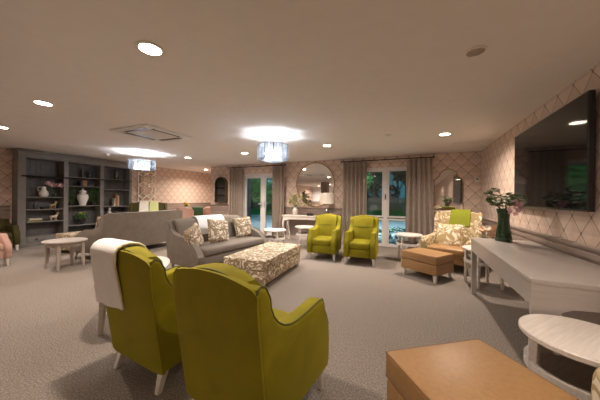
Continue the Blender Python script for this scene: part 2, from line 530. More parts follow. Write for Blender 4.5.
# ---------------------------------------------------------------- french door and window in the back wall
def frame_box(b, x0, x1, z0, z1, t, y0, y1, bev=.004):
    b.box(x0, x0 + t, y0, y1, z0, z1, bev, 1); b.box(x1 - t, x1, y0, y1, z0, z1, bev, 1)
    b.box(x0 + t, x1 - t, y0, y1, z1 - t, z1, bev, 1); b.box(x0 + t, x1 - t, y0, y1, z0, z0 + t, bev, 1)
b = MB(); b.box(D0, D0 + .05, YB - .005, YB + .10, 0, DT); b.box(D1 - .05, D1, YB - .005, YB + .10, 0, DT)
b.box(D0 + .05, D1 - .05, YB - .005, YB + .10, DT - .05, DT); b.box(D0 + .05, D1 - .05, YB - .005, YB + .10, 0, .03)
door = struct(b.build('door_1', M['upvc'], smooth=False))
mid = -4.615
for (x0, x1, hs) in ((D0 + .055, mid - .003, 1), (mid + .003, D1 - .055, -1)):
    f = MB(); frame_box(f, x0, x1, .035, DT - .055, .095, YB + .02, YB + .08)
    leaf_o = f.build('door_leaf', M['upvc'], door, smooth=False)
    MB().box(x0 + .09, x1 - .09, YB + .045, YB + .055, .12, DT - .14).build('pane', M['glass'], leaf_o, smooth=False)
    hx = x1 - .05 if hs == 1 else x0 + .05
    h = MB(); h.box(hx - .014, hx + .014, YB + .008, YB + .02, .93, 1.13, .004, 1); h.tube([(hx, YB + .02, 1.06), (hx, YB - .03, 1.06), (hx - hs * .10, YB - .032, 1.055)], .009)
    h.build('door_handle', M['chrome'], leaf_o)
b = MB(); frame_box(b, W0, W1, 0, WT, .055, YB - .005, YB + .10)
xm = -.735
b.box(xm - .045, xm + .045, YB, YB + .09, .055, WT - .055)
win = struct(b.build('window_1', M['upvc'], smooth=False))
for (x0, x1, z0, z1) in ((W0 + .055, xm - .045, .055, .74), (W0 + .055, xm - .045, .80, WT - .055), (xm + .045, W1 - .055, .055, .74), (xm + .045, W1 - .055, .80, WT - .055)):
    f = MB(); frame_box(f, x0, x1, z0 - .03, z1 + .0, .045, YB + .015, YB + .075)
    s = f.build('sash', M['upvc'], win, smooth=False)
    MB().box(x0 + .04, x1 - .04, YB + .04, YB + .05, z0 + .01, z1 - .04).build('pane', M['glass'], s, smooth=False)
h = MB(); h.box(xm - .012, xm + .012, YB - .018, YB, 1.28, 1.40, .004, 1); h.tube([(xm, YB - .01, 1.36), (xm, YB - .045, 1.36), (xm, YB - .05, 1.24)], .009)
h.build('window_handle', M['dark_metal'], win)

# ---------------------------------------------------------------- outside
shell('patio', M['paving'], (-16, 6, YB + .13, 15.5, -.06, -.01))
shell('lawn', M['lawn'], (-34, 8, 15.5, 30, -.08, -.02))
shell('pier_outside', M['brick'], (-6.8, -5.93, YB + .55, YB + 1.15, -.01, 3.0))
def fence(x0, x1, y, label):
    r = thing('garden_fence', label, 'fence', ((x0 + x1) / 2, y, -.02))
    b = MB(); n = int((x1 - x0) / .15); L = x1 - x0
    for k in range(n):
        xx = -L / 2 + k * L / n
        b.box(xx, xx + L / n - .012, -.012, .012, .05, 1.45 + .02 * math.sin(k * 3.1))
    b.build('boards', M['fence_wood'], r, smooth=False)
    c = MB()
    for zz in (.3, 1.15): c.box(-L / 2, L / 2, .012, .06, zz, zz + .09)
    c.build('rails', M['fence_wood'], r, smooth=False)
    for k in range(int(L / 3) + 1):
        MB().box(-L / 2 + 3 * k - .05, -L / 2 + 3 * k + .05, .06, .16, 0, 1.5).build('post', M['fence_wood'], r, smooth=False)
fence(-30, 3, 29.0, 'brown wooden fence beyond the lawn, seen through the window')

def tree(x, y, h, spread, label, name='garden_tree', m='leaf_dark', n=1500, trunk=.12, low=.25, leaf=.34):
    r = thing(name, label, 'tree' if 'tree' in name else 'shrub', (x, y, -.02), group=None)
    rnd = random.Random(int(x * 100 + y * 7))
    t = MB()
    t.tube([(0, 0, 0), (.05, .02, h * .3), (-.03, .06, h * .62), (.02, 0, h * .85)], [trunk, trunk * .8, trunk * .5, trunk * .2])
    for k in range(7):
        a = rnd.uniform(0, 6.28); z = h * rnd.uniform(max(low, .12), .7)
        t.tube([(0, 0, z), (math.cos(a) * spread * .4, math.sin(a) * spread * .4, z + h * .08), (math.cos(a) * spread * .75, math.sin(a) * spread * .75, z + h * .18)], [trunk * .4, trunk * .25, trunk * .08], 5)
    t.build('trunk', M['stem'], r)
    f = MB()
    lobes = [(rnd.uniform(-.6, .6) * spread, rnd.uniform(-.6, .6) * spread, h * rnd.uniform(low + .1, .92), spread * rnd.uniform(.35, .6)) for _ in range(11)]
    for k in range(n):
        cx, cy, cz, rr = rnd.choice(lobes)
        d = Vector((rnd.gauss(0, 1), rnd.gauss(0, 1), rnd.gauss(0, 1))).normalized()
        p = Vector((cx, cy, cz)) + d * rr * rnd.uniform(.55, 1.0)
        p.z = max(p.z, .04)
        f.leaf(p, (d + Vector((rnd.uniform(-.5, .5), rnd.uniform(-.5, .5), rnd.uniform(-.3, .3)))), leaf * rnd.uniform(.7, 1.3), leaf * .55, .2, rnd.uniform(-1, 1))
    f.build('foliage', M[m], r, smooth=False)
    return r
TREES = [(-24, 33, 8.5, 2.0, 'dark tall tree beyond the fence, seen behind the brick pier'),
         (-19, 26, 6.5, 2.2, 'green bushy tree on the lawn, seen through the french door'),
         (-14.5, 34, 9, 2.1, 'dark spreading tree beyond the fence, seen through the right french door leaf'),
         (-9.2, 33.5, 8.5, 1.7, 'dark tree rising behind the fence left in the window view'),
         (-5.2, 34, 9.5, 1.6, 'tall dark tree behind the fence at the window centre'),
         (-1.2, 34.5, 9, 1.6, 'dark tree behind the fence at the right of the window view')]
for k, (x, y, h, s, lb) in enumerate(TREES):
    tree(x, y, h, s, lb, m='leaf' if k == 1 else 'leaf_dark', n=1700, leaf=.5, trunk=.16)
for k, (x, y, h, s, lb) in enumerate([(-27, 39, 12, 2.9, 'tall dark tree far behind, left of the french door view'), (-19.5, 39, 12, 2.9, 'tall dark tree far behind the bushy lawn tree'), (-12.5, 40, 13, 2.4, 'tall dark tree far behind, hidden left of the window view'), (-7.2, 40, 13, 1.8, 'tall dark tree far behind the window, left'), (-2.6, 40.5, 13, 1.5, 'tall dark tree far behind the window, middle'), (1.9, 40, 12, 1.5, 'tall dark tree far behind the window, right')]):
    tree(x, y, h, s, lb, m='leaf_dark', n=1500, leaf=.8, trunk=.2, low=.05)
tree(-2.55, 11.6, 3.3, .62, 'slender leafy tree close outside the left window pane', m='leaf', n=900, leaf=.16, trunk=.05, low=.3)
tree(-7.75, 11.4, 3.2, .75, 'lush green shrub outside the left french door leaf', name='garden_shrub', m='leaf', n=2600, leaf=.12, trunk=.05, low=.12)
for (x, y, lb) in ((-.62, 8.3, 'low leafy ground cover nearest the window on the pale paving'), (-1.0, 9.6, 'low leafy ground cover further out on the pale paving'), (-.45, 10.4, 'low leafy ground cover furthest from the window on the paving')):
    r = thing('ground_cover_plant', lb, 'plant', (x, y, -.01))
    f = MB(); rnd = random.Random(int(x * 50))
    for k in range(110):
        a = rnd.uniform(0, 6.28); q = rnd.uniform(.02, .42)
        f.leaf((math.cos(a) * q, math.sin(a) * q * .8, rnd.uniform(.01, .12)), (math.cos(a), math.sin(a), rnd.uniform(.1, .9)), .13, .05, .2)
    f.build('leaves', M['leaf_dark'], r, smooth=False)
    s = MB()
    for k in range(9):
        a = k * .7; s.tube([(0, 0, 0), (math.cos(a) * .2, math.sin(a) * .16, .06), (math.cos(a) * .38, math.sin(a) * .3, .05)], .006, 5)
    s.build('stems', M['stem'], r)

r = thing('added_floodlight', 'added unseen floodlight on the outer house wall, brightening the garden', 'lamp', (-2.6, YB + .12, 2.95))  # added lamp out of view, only there to brighten lawn and patio
MB().box(-.05, .05, .001, .12, -.04, .04, .004, 1).build('bracket', M['dark_metal'], r)
MB().box(-.16, .16, .12, .20, -.10, .10, .01, 1).build('added_lamp_head', M['dark_metal'], r)
ld = bpy.data.lights.new('added_flood_lamp', 'SPOT'); ld.energy = 1700; ld.color = (.82, .95, 1.0); ld.shadow_soft_size = .1
ld.spot_size = R(150); ld.spot_blend = .5
lo = bpy.data.objects.new('added_flood_lamp', ld); col.objects.link(lo); lo.parent = r; lo.location = (0, .23, 0); lo.rotation_euler = (R(82), 0, 0)
shell('wall_outer_upper', M['brick'], (XRE, XR, YB, YB + .12, H + .1, 3.4))

# ---------------------------------------------------------------- ceiling fittings
def downlight(x, y, label, power=1.0):
    r = thing('downlight', label, 'ceiling light', (x, y, H), group=None)
    MB().lathe([(.075, -.001), (.10, -.001), (.103, -.006), (.095, -.010), (.077, -.008), (.075, -.001)], n=28).build('trim_ring', M['white'], r)
    MB().lathe([(0, -.003), (.074, -.003), (.074, -.006), (0, -.007)], n=24).build('lens', M['lamp_on'], r)
    ld = bpy.data.lights.new('downlight_lamp', 'AREA'); ld.shape = 'DISK'; ld.size = .12
    ld.energy = DOWNLIGHT_W * power; ld.color = WARM; ld.spread = R(150)
    lo = bpy.data.objects.new('downlight_lamp', ld); col.objects.link(lo); lo.parent = r; lo.location = (0, 0, -.014)
    return r
DL = [(-1.86, 1.22, 'downlight in the foreground ceiling, largest of the lit discs'), (-4.15, 1.39, 'downlight second nearest the left, in line with the largest disc'),
      (-6.27, 1.59, 'downlight at the left edge of the picture'), (-5.93, 5.02, 'downlight between the far chandelier and the recess'),
      (-3.94, 5.05, 'downlight left of the near chandelier above the left curtain'), (-1.73, 5.01, 'downlight above the left green window armchair'),
      (.44, 4.91, 'downlight above the leaf-patterned corner armchair'), (-7.73, 7.43, 'downlight above the dining recess, smallest of the lit discs'),
      (.44, 1.25, 'downlight above the tan footstool in the foreground'),
      (.44, -2.3, 'downlight behind the camera'), (-1.86, -5.2, 'downlight behind the camera'), (-4.15, -5.2, 'downlight behind the camera'), (-6.27, -5.2, 'downlight behind the camera'), (-7.8, -6.6, 'downlight behind the camera')]
for x, y, lb in DL:
    o = downlight(x, y, lb, .42 if (x == .44 and y < 3) else 3.0 if y < -3 else .78 if y < 2 else 1.1 if x > -2 else 1.8)
    if 'behind the camera' in lb: o['group'] = 'downlights behind the camera'

def chandelier(x, y, label, rad, z0, z1, n=22):
    r = thing('crystal_chandelier', label, 'chandelier', (x, y, H), group=None)
    a0, a1 = z0 - H, z1 - H
    MB().lathe([(0, -.001), (.065, -.001), (.065, -.018), (.02, -.03), (0, -.03)], n=24).build('ceiling_rose', M['chrome'], r)
    MB().lathe([(.008, -.02), (.008, a0 + .06), (0, a0 + .06)], n=10).build('stem', M['chrome'], r)
    fr = MB()
    for zz in (a1, a0 + .035):
        fr.tube([(rad * .97 * math.cos(2 * math.pi * k / 36), rad * .97 * math.sin(2 * math.pi * k / 36), zz) for k in range(36)], .006, 6, closed=True)
    for k in range(4):
        a = k * math.pi / 2 + .3
        fr.tube([(0, 0, a1), (rad * .97 * math.cos(a), rad * .97 * math.sin(a), a1)], .005, 6)
    fr.build('drum_frame', M['chrome'], r)
    rods = MB()
    for k in range(0, n, 2):
        a = 2 * math.pi * (k + .5) / n
        rods.tube([(rad * math.cos(a), rad * math.sin(a), a0 + .03), (rad * math.cos(a), rad * math.sin(a), a1)], .006, 5)
    rods.build('frame_rods', M['dark_metal'], r)
    for ring, (rr, cnt, zz0, zz1, w_) in enumerate(((rad, n, a0 + .01, a1 + .012, .86), (rad * .55, 12, a0 - .012, a1 - .06, .8))):
        for k in range(cnt):
            a = 2 * math.pi * k / cnt
            w2 = rr * math.pi / cnt * w_
            b = MB(); d2 = 0 if ring == 0 else 0
            b.prism([(-w2, zz0 + .012), (0, zz0), (w2, zz0 + .012), (w2, zz1), (-w2, zz1)], -.006, .006, 'x', .003, 1)
            o = b.build('crystal_drop', M['crystal'], r, smooth=False)
            o.location = (rr * math.cos(a), rr * math.sin(a), 0); o.rotation_euler = (0, 0, a)
    for k in range(5):
        a = 2 * math.pi * k / 5 + .2
        px_, py_ = rad * .30 * math.cos(a), rad * .30 * math.sin(a)
        MB().lathe([(0, -.03), (.012, -.025), (.016, 0), (.010, .025), (0, .03)], px_, py_, 10).build('bulb', M['bulb_cool'], r, loc=(0, 0, (a0 + a1) / 2))
        ld = bpy.data.lights.new('chandelier_lamp', 'POINT'); ld.energy = CHANDELIER_W / 5; ld.color = COOL; ld.shadow_soft_size = .012
        lo = bpy.data.objects.new('chandelier_lamp', ld); col.objects.link(lo); lo.parent = r
        lo.location = (rad * .34 * math.cos(a + .6), rad * .34 * math.sin(a + .6), a0 * .5 + a1 * .5)
    return r
chandelier(-2.35, 3.83, 'bright crystal drum chandelier nearest, above the leaf-patterned ottoman', .27, 1.92, 2.21)
chandelier(-6.45, 4.05, 'smaller-looking crystal drum chandelier beside the grey bookcase', .30, 1.95, 2.19, 24)

# air-conditioning cassette
r = thing('air_conditioner', 'white four-way air conditioning cassette in the ceiling', 'air conditioner', (-4.27, 2.88, H - .001), 3)
b = MB(); b.box(-.46, .46, -.46, .46, -.022, 0, .008); b.build('panel', M['white'], r)
g = MB()
g.box(-.25, .25, -.25, .25, -.028, -.022, .002, 1)
for k in range(12): g.box(-.24, .24, -.235 + k * .04, -.215 + k * .04, -.032, -.028)
g.build('grille', M['white'], r, smooth=False)
for k in range(4):
    b = MB(); b.box(-.27, .27, .30, .375, -.027, -.0215, mtx=T((0, 0, 0), rz=90 * k)); b.build('air_slot', M['black'], r, smooth=False)
    b = MB(); b.box(-.27, .27, .378, .41, -.034, -.0215, .002, 1, mtx=T((0, 0, 0), rz=90 * k)); b.build('vane', M['white'], r, smooth=False)
r = thing('motion_sensor', 'small white dome sensor on the ceiling before the bookcase', 'sensor', (-7.45, 3.75, H))
MB().lathe([(0, -.001), (.055, -.001), (.055, -.02), (.05, -.026), (0, -.026)], n=20).build('base', M['white'], r)
MB().lathe([(.042, -.02), (.038, -.045), (.022, -.062), (0, -.068)], n=20).build('dome', M['white_cer'], r)
r = thing('smoke_alarm', 'small pale disc on the ceiling near the window curtain', 'alarm', (-.46, 4.6, H))
MB().lathe([(0, -.001), (.05, -.001), (.05, -.014), (.034, -.028), (0, -.03)], n=20).build('housing', M['white'], r)
r = thing('ceiling_speaker', 'faint oval grille in the ceiling at the upper right', 'speaker', (.40, 2.27, H))
MB().lathe([(0, -.001), (.075, -.001), (.075, -.006), (.066, -.008), (0, -.008)], n=28).build('rim', M['ceiling'], r)
g = MB()
for k in range(7):
    yy = -.048 + k * .016; xx = math.sqrt(max(.06 ** 2 - yy ** 2, .0001)); g.box(-xx, xx, yy - .003, yy + .003, -.011, -.008)
g.build('grille', M['lower'], r, smooth=False)
r = thing('access_hatch', 'flush square access hatch in the ceiling near the right corner', 'hatch', (.98, 6.0, H))
b = MB(); b.box(-.3, .3, -.3, .3, -.004, 0, .001, 1); b.build('panel', M['ceiling'], r, smooth=False)
b = MB(); 
for (x0, x1, y0, y1) in ((-.32, .32, -.32, -.30), (-.32, .32, .30, .32), (-.32, -.30, -.30, .30), (.30, .32, -.30, .30)): b.box(x0, x1, y0, y1, -.007, 0)
b.build('frame', M['white'], r, smooth=False)

# ---------------------------------------------------------------- curtains
def curtain_panel(x0, x1, z1, parent, seed, flare=0.0):
    rnd = random.Random(seed); n = max(4, int((x1 - x0) / .105)); ph = rnd.uniform(0, 6)
    def f(u, v):
        x = x0 + (x1 - x0) * u + flare * (u - .3) * (1 - v) ** 1.4
        a = .042 + .020 * (1 - v)
        wv = math.sin(2 * math.pi * n * u + ph + .5 * math.sin(3 * u + seed))
        return (x + .010 * math.sin(4 * math.pi * n * u + ph), a * wv * (1 if abs(wv) < .8 else .95), .015 + (z1 - .015) * v)
    b = MB(); b.sheet(f, n * 8, 10, .006)
    return b.build('curtain', M['curtain'], parent)
def curtain_pole(x0, x1, z, label, name='curtain_pole'):
    r = thing(name, label, 'curtain pole', ((x0 + x1) / 2, YB - .12, z))
    L = (x1 - x0) / 2
    b = MB(); b.tube([(-L, 0, 0), (L, 0, 0)], .013, 10); b.build('pole', M['dark_metal'], r)
    for s in (-1, 1): MB().lathe([(0, -.02), (.02, -.018), (.022, 0), (.02, .02), (0, .022)], n=12, mtx=T((s * (L + .015), 0, 0), ry=90)).build('finial', M['dark_metal'], r)
    for xx in (-L * .82, 0, L * .82):
        MB().box(xx - .012, xx + .012, -.01, .119, -.012, .012).build('bracket', M['dark_metal'], r)
    return r
curtain_pole(-5.97, -3.72, 2.30, 'dark curtain pole over the french door')
curtain_pole(-1.90, .36, 2.29, 'dark curtain pole over the window')
def curtains(x0, x1, label, seed, flare=0.0):
    r = thing('curtain_drape', label, 'curtain', ((x0 + x1) / 2, YB - .12, 0), group=None)
    w_ = (x1 - x0) / 2
    c = curtain_panel(-w_, w_, 2.262, r, seed, flare); c.name = 'drape'
    b = MB(); n = max(5, int((x1 - x0) / .085))
    for k in range(n):
        xx = -w_ + (k + .5) * 2 * w_ / n
        b.tube([(xx + .004, .02 * math.cos(t), 2.272 + .022 * math.sin(t) + .008) for t in [2 * math.pi * q / 12 for q in range(12)]], .003, 5, closed=True)
    b.build('eyelets', M['dark_metal'], r)
curtains(-5.95, -5.40, 'taupe curtain left of the french door', 1)
curtains(-4.16, -3.73, 'taupe curtain right of the french door, beside the white console', 2)
curtains(-1.88, -1.22, 'taupe curtain left of the window, behind the green armchairs', 3)
curtains(-.22, .34, 'taupe curtain right of the window, behind the small white table', 4, .14)

# ---------------------------------------------------------------- bookcase and what stands in it
XB = -8.59
r = thing('bookcase', 'tall grey built-in three-bay bookcase on the left wall', 'bookcase', (XL, 3.75, 0))
bx0, bx1 = .002, XB - XL                       # local x: depth from the wall
Y = lambda v: v - 3.75
b = MB()
for (y0, y1) in ((2.45, 2.59), (3.30, 3.40), (4.15, 4.24), (4.985, 5.06)): b.box(.03, bx1, Y(y0), Y(y1), .23, 2.20, .004, 1)
b.box(.002, bx1, Y(2.45), Y(5.06), 2.18, 2.31, .004, 1)
b.box(.002, bx1 + .03, Y(2.42), Y(5.09), 2.31, 2.345, .008, 2); b.box(.002, bx1 + .05, Y(2.40), Y(5.11), 2.345, 2.375, .008, 2)
b.box(.002, bx1, Y(2.45), Y(5.06), 0.001, .235, .004, 1)
b.box(.002, bx1 + .02, Y(2.43), Y(5.08), 0.001, .09, .006, 1)
b.build('carcass', M['case'], r, smooth=False)
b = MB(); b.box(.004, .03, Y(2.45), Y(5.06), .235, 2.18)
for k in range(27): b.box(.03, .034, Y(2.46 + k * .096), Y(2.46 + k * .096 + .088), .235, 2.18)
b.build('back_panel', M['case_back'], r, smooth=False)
for (y0, y1, zs) in ((2.59, 3.30, (1.75, 1.225, .91, .60)), (3.40, 4.15, (1.79, 1.54, .985, .44)), (4.24, 4.985, (1.79, 1.48, .945, .66))):
    for z in zs: MB().box(.034, bx1 - .015, Y(y0), Y(y1), z - .022, z, .002, 1).build('shelf', M['case'], r, smooth=False)
    d = MB().box(bx1, bx1 + .014, Y(y0) + .02, Y(y1) - .02, .10, .215, .004, 1).build('drawer', M['case'], r, smooth=False)
    MB().lathe([(0, 0), (.008, 0), (.008, .012), (.018, .02), (.016, .03), (0, .032)], n=14, mtx=T((bx1 + .014, Y((y0 + y1) / 2 - .17), .165), ry=90)).build('knob', M['dark_metal'], d)
b = MB(); b.tube([(bx1 + .045, Y(2.50), 1.73), (bx1 + .045, Y(5.0), 1.77)], .013, 8)
for yy in (2.53, 3.35, 4.19, 5.02): b.box(bx1 - .002, bx1 + .05, Y(yy) - .012, Y(yy) + .012, 1.715 + (yy - 2.5) * .016, 1.745 + (yy - 2.5) * .016)
b.build('ladder_rail', M['dark_metal'], r)

SX = -8.73
def vase(name, label, cat, loc, prof, m, group=None, part='vase_body', n=22):
    r = thing(name, label, cat, loc, group=group)
    MB().lathe(prof, n=n).build(part, m, r)
    return r
v = vase('jug', 'white handled jug on the second shelf of the left bay', 'jug', (SX, 2.95, 1.226), [(0, 0), (.06, 0), (.085, .03), (.098, .08), (.085, .135), (.05, .175), (.042, .22), (.052, .262), (.046, .262), (.036, .22), (0, .20)], M['white_cer'])
MB().tube([(0, -.045, .245), (0, -.10, .25), (0, -.115, .20), (0, -.085, .14)], .010, 8).build('handle', M['white_cer'], v)
def flower_head(b, p, rad, n=6, up=.3, rnd=random):
    """ring of petals round an axis that nods to one side"""
    ax = Vector((rnd.uniform(-1, 1), rnd.uniform(-1, 1), rnd.uniform(.0, .9))).normalized()
    u = ax.orthogonal().normalized(); v = ax.cross(u)
    for k in range(n):
        a = 2 * math.pi * k / n + rnd.uniform(-.2, .2)
        d = u * math.cos(a) + v * math.sin(a)
        e = (u * -math.sin(a) + v * math.cos(a)) * rad * .45
        q = Vector(p) + d * rad * .55 + ax * rad * up * .3; t = Vector(p) + d * rad + ax * rad * up * .5
        vs = [b.bm.verts.new(x) for x in (Vector(p), q + e, t, q - e)]
        b.bm.faces.new(vs)
r = thing('orchid', 'pink orchid in a small dark pot beside the white jug', 'plant', (SX, 3.14, 1.226))
MB().lathe([(0, 0), (.035, 0), (.045, .07), (.04, .07), (0, .06)], n=16).build('pot', M['pot_dark'], r)
s = MB(); f = MB(); rnd = random.Random(3)
for q in (-1, 1):
    pts = [(0, 0, .06), (.0, .03 * q, .22), (.03, .08 * q, .33), (.05, .15 * q, .35)]
    s.tube(pts, .004, 5)
    for k in range(8): flower_head(f, (.05 + rnd.uniform(-.02, .05), q * (.02 + .020 * k), .29 + rnd.uniform(-.03, .07)), .055, 6, .8, rnd)
s.build('stems', M['leaf'], r); f.build('flowers', M['petal_pink'], r, smooth=False)
l = MB()
for k in range(5): l.leaf((0, 0, .06), (math.cos(k * 1.3), math.sin(k * 1.3), .6), .12, .04, .5)
l.build('leaves', M['leaf'], r, smooth=False)
vase('bottle', 'dark bottle on the third shelf of the left bay', 'bottle', (SX, 2.80, .911), [(0, 0), (.04, 0), (.045, .02), (.045, .11), (.018, .145), (.014, .19), (.018, .195), (0, .195)], M['book_c'], part='bottle_body')
vase('bowl', 'small dark bowl beside the bottle in the left bay', 'bowl', (SX + .02, 2.92, .911), [(0, 0), (.03, 0), (.055, .05), (.05, .05), (.025, .01), (0, .01)], M['pot_dark'], part='bowl_body')
def animal(name, label, loc, m, s=1.0, antler=False, rz=0):
    """small standing animal figurine, one continuous body"""
    r = thing(name, label, 'figurine', loc, rz)
    b = MB()
    b.tube([(0, -.075 * s, .085 * s), (0, -.055 * s, .10 * s), (0, 0, .098 * s), (0, .05 * s, .108 * s), (0, .075 * s, .14 * s), (0, .085 * s, .175 * s), (0, .105 * s, .185 * s), (0, .135 * s, .172 * s)],
           [.012 * s, .032 * s, .030 * s, .036 * s, .024 * s, .026 * s, .024 * s, .010 * s], 10)
    for sx in (-1, 1):
        for yy in (-.055, .05):
            b.tube([(sx * .018 * s, yy * s, .10 * s), (sx * .022 * s, (yy - .008) * s, .05 * s), (sx * .022 * s, yy * s, 0)], [.014 * s, .009 * s, .010 * s], 8)
        b.tube([(sx * .014 * s, .088 * s, .195 * s), (sx * .026 * s, .082 * s, .222 * s)], [.010 * s, .003 * s], 6)
    b.tube([(0, -.075 * s, .09 * s), (0, -.10 * s, .12 * s)], [.010 * s, .004 * s], 6)
    b.build('body', m, r)
    if antler:
        a = MB()
        for sx in (-1, 1):
            a.tube([(sx * .012 * s, .085 * s, .195 * s), (sx * .04 * s, .075 * s, .24 * s), (sx * .035 * s, .085 * s, .29 * s)], .005 * s, 6)
            a.tube([(sx * .036 * s, .077 * s, .235 * s), (sx * .06 * s, .085 * s, .27 * s)], .004 * s, 6)
        a.build('antlers', m, r)
animal('dog_figurine', 'small brass dog figurine on the third shelf of the left bay', (SX, 3.13, .911), mat('brassy_cream', (.50, .36, .17), .35, .3), .95, rz=25)
animal('deer_figurine', 'pale antlered deer figurine on the lowest shelf of the left bay', (SX, 3.15, .601), mat('cream_figure', (.62, .50, .36), .5), 1.0, True, rz=15)
def book(name, label, loc, dims, m, rz=0, lie=False, group=None):
    r = thing(name, label, 'book', loc, rz, group)
    w_, t_, h_ = dims                           # depth, thickness, height
    c = MB()
    if lie:
        c.box(-w_ / 2, w_ / 2, -h_ / 2, h_ / 2, 0, .003); c.box(-w_ / 2, w_ / 2, -h_ / 2, h_ / 2, t_ - .003, t_); c.box(w_ / 2 - .003, w_ / 2, -h_ / 2, h_ / 2, .003, t_ - .003)
        MB().box(-w_ / 2 + .004, w_ / 2 - .003, -h_ / 2 + .004, h_ / 2 - .004, .003, t_ - .003).build('pages', M['book_b'], r, smooth=False)
    else:
        c.box(-w_ / 2, w_ / 2, -t_ / 2, -t_ / 2 + .003, 0, h_); c.box(-w_ / 2, w_ / 2, t_ / 2 - .003, t_ / 2, 0, h_); c.box(w_ / 2 - .003, w_ / 2, -t_ / 2, t_ / 2, 0, h_)
        MB().box(-w_ / 2 + .004, w_ / 2 - .003, -t_ / 2 + .003, t_ / 2 - .003, .003, h_ - .004).build('pages', M['book_b'], r, smooth=False)
    c.build('cover', m, r, smooth=False)
    return r
book('book', 'olive book lying lowest in the flat pile in the left bay', (SX, 2.77, .601), (.17, .04, .26), M['book_d'], lie=True)
book('book', 'pale book lying on top of the flat pile in the left bay', (SX, 2.78, .642), (.16, .035, .24), M['book_b'], rz=6, lie=True)
yy = 3.70
for t_, h_, m, lb in ((.05, .15, 'book_c', 'navy book at the left of the upright row in the middle bay'), (.045, .17, 'book_a', 'ochre book second from the left in the upright row in the middle bay'), (.05, .18, 'book_a', 'ochre book third from the left, tallest in the upright row of the middle bay'), (.04, .16, 'book_c', 'navy book at the right of the upright row in the middle bay')):
    book('book', lb, (SX, yy + t_ / 2, 1.541), (.13, t_, h_), M[m]); yy += t_ + .004
# carved horse-head pair on the top shelf of the middle bay
for q, lb in ((-1, 'dark carved bookend on the left of the top middle shelf'), (1, 'dark carved bookend on the right of the top middle shelf')):
    r = thing('bookend', lb, 'bookend', (SX, 3.87 + q * .08, 1.791))
    MB().box(-.05, .05, -.055, .055, 0, .025, .004, 1).build('base', M['pot_dark'], r)
    MB().prism([(q * -.045, .025), (q * .05, .025), (q * .035, .10), (q * .06, .17), (q * .03, .26), (q * .005, .24), (q * -.05, .17), (q * -.06, .13), (q * -.01, .13), (q * -.03, .07)], -.025, .025, 'x', .01, 2).build('horse_head', M['pot_dark'], r)
r = vase('ginger_jar', 'large white lidded ginger jar in the middle bay', 'jar', (SX + .02, 3.77, .986), [(0, 0), (.075, 0), (.08, .01), (.075, .05), (.12, .17), (.135, .25), (.12, .31), (.07, .345), (.06, .375), (0, .375)], M['white_cer'])
MB().lathe([(.085, .372), (.088, .385), (.075, .42), (.035, .445), (.015, .455), (.02, .475), (.012, .495), (0, .498)], n=22).build('lid', M['white_cer'], r)
def topiary(loc, label):
    r = thing('topiary', label, 'plant', loc)
    MB().lathe([(0, 0), (.05, 0), (.06, .09), (.052, .09), (0, .08)], n=16).build('pot', M['pot_dark'], r)
    MB().tube([(0, 0, .08), (0, 0, .42)], .008, 6).build('stem', M['stem'], r)
    f = MB(); rnd = random.Random(int(loc[1] * 100))
    for k in range(260):
        z = rnd.uniform(.10, .52); a = rnd.uniform(0, 6.28); q = .075 * (1 - max(0, z - .40) * 5) * rnd.uniform(.5, 1)
        f.leaf((q * math.cos(a), q * math.sin(a), z), (math.cos(a), math.sin(a), .5), .05, .035, .2)
    f.build('foliage', M['leaf'], r, smooth=False)
topiary((SX, 3.505, .986), 'slim green topiary left of the white ginger jar')
topiary((SX, 4.045, .986), 'slim green topiary right of the white ginger jar')
r = vase('potted_plant', 'leafy plant with yellow-green flowers in a dark pot, middle bay lowest shelf', 'plant', (SX, 3.77, .441), [(0, 0), (.05, 0), (.085, .12), (.09, .16), (.08, .16), (.07, .12), (0, .12)], M['pot_dark'], part='pot')
f = MB(); g = MB(); rnd = random.Random(11)
for k in range(120):
    a = rnd.uniform(0, 6.28); el = rnd.uniform(.1, 1.2); d = (math.cos(a) * math.cos(el), math.sin(a) * math.cos(el), math.sin(el)); q = rnd.uniform(.04, .15)
    f.leaf((d[0] * q * .8, d[1] * q, .16 + d[2] * q), d, .07, .035, .3)
for k in range(16):
    a = rnd.uniform(0, 6.28); q = rnd.uniform(.02, .15); flower_head(g, (q * .6 * math.cos(a), q * math.sin(a), .30 + rnd.uniform(0, .05)), .03, 5, .5, rnd)
f.build('leaves', M['leaf'], r, smooth=False); g.build('flowers', M['leaf_pale'], r, smooth=False)
r = vase('glass_jar', 'clear lidded glass jar on the top shelf of the right bay', 'jar', (SX, 4.66, 1.791), [(0, .002), (.055, .002), (.062, .02), (.062, .22), (.05, .25), (.05, .27), (.045, .27), (.055, .21), (.055, .02), (0, .012)], M['clear'])
MB().lathe([(.055, .27), (.058, .28), (.04, .30), (.012, .31), (.016, .335), (0, .345)], n=20).build('lid', M['clear'], r)
yy = 4.57
for t_, h_, m, lb in ((.03, .25, 'book_b', 'cream book at the left of the small upright row, right bay'), (.035, .38, 'book_a', 'tall ochre book in the small upright row, right bay'), (.03, .36, 'copper', 'tall copper book in the small upright row, right bay'), (.03, .33, 'book_b', 'cream book at the right of the small upright row, right bay')):
    book('book', lb, (SX, yy + t_ / 2, .946), (.15, t_, h_), M[m]); yy += t_ + .003
vase('bust', 'small white bust on the lower shelf of the right bay', 'figurine', (SX, 4.47, .661), [(0, 0), (.045, 0), (.04, .02), (.02, .04), (.05, .09), (.045, .11), (.02, .13), (.022, .145), (.038, .18), (.036, .215), (.018, .24), (0, .243)], M['white_cer'], part='body')
vase('round_pot', 'small dark pot beside the white bust, right bay', 'pot', (SX, 4.68, .661), [(0, 0), (.04, 0), (.06, .05), (.045, .10), (.038, .10), (0, .08)], M['pot_dark'], part='pot_body')

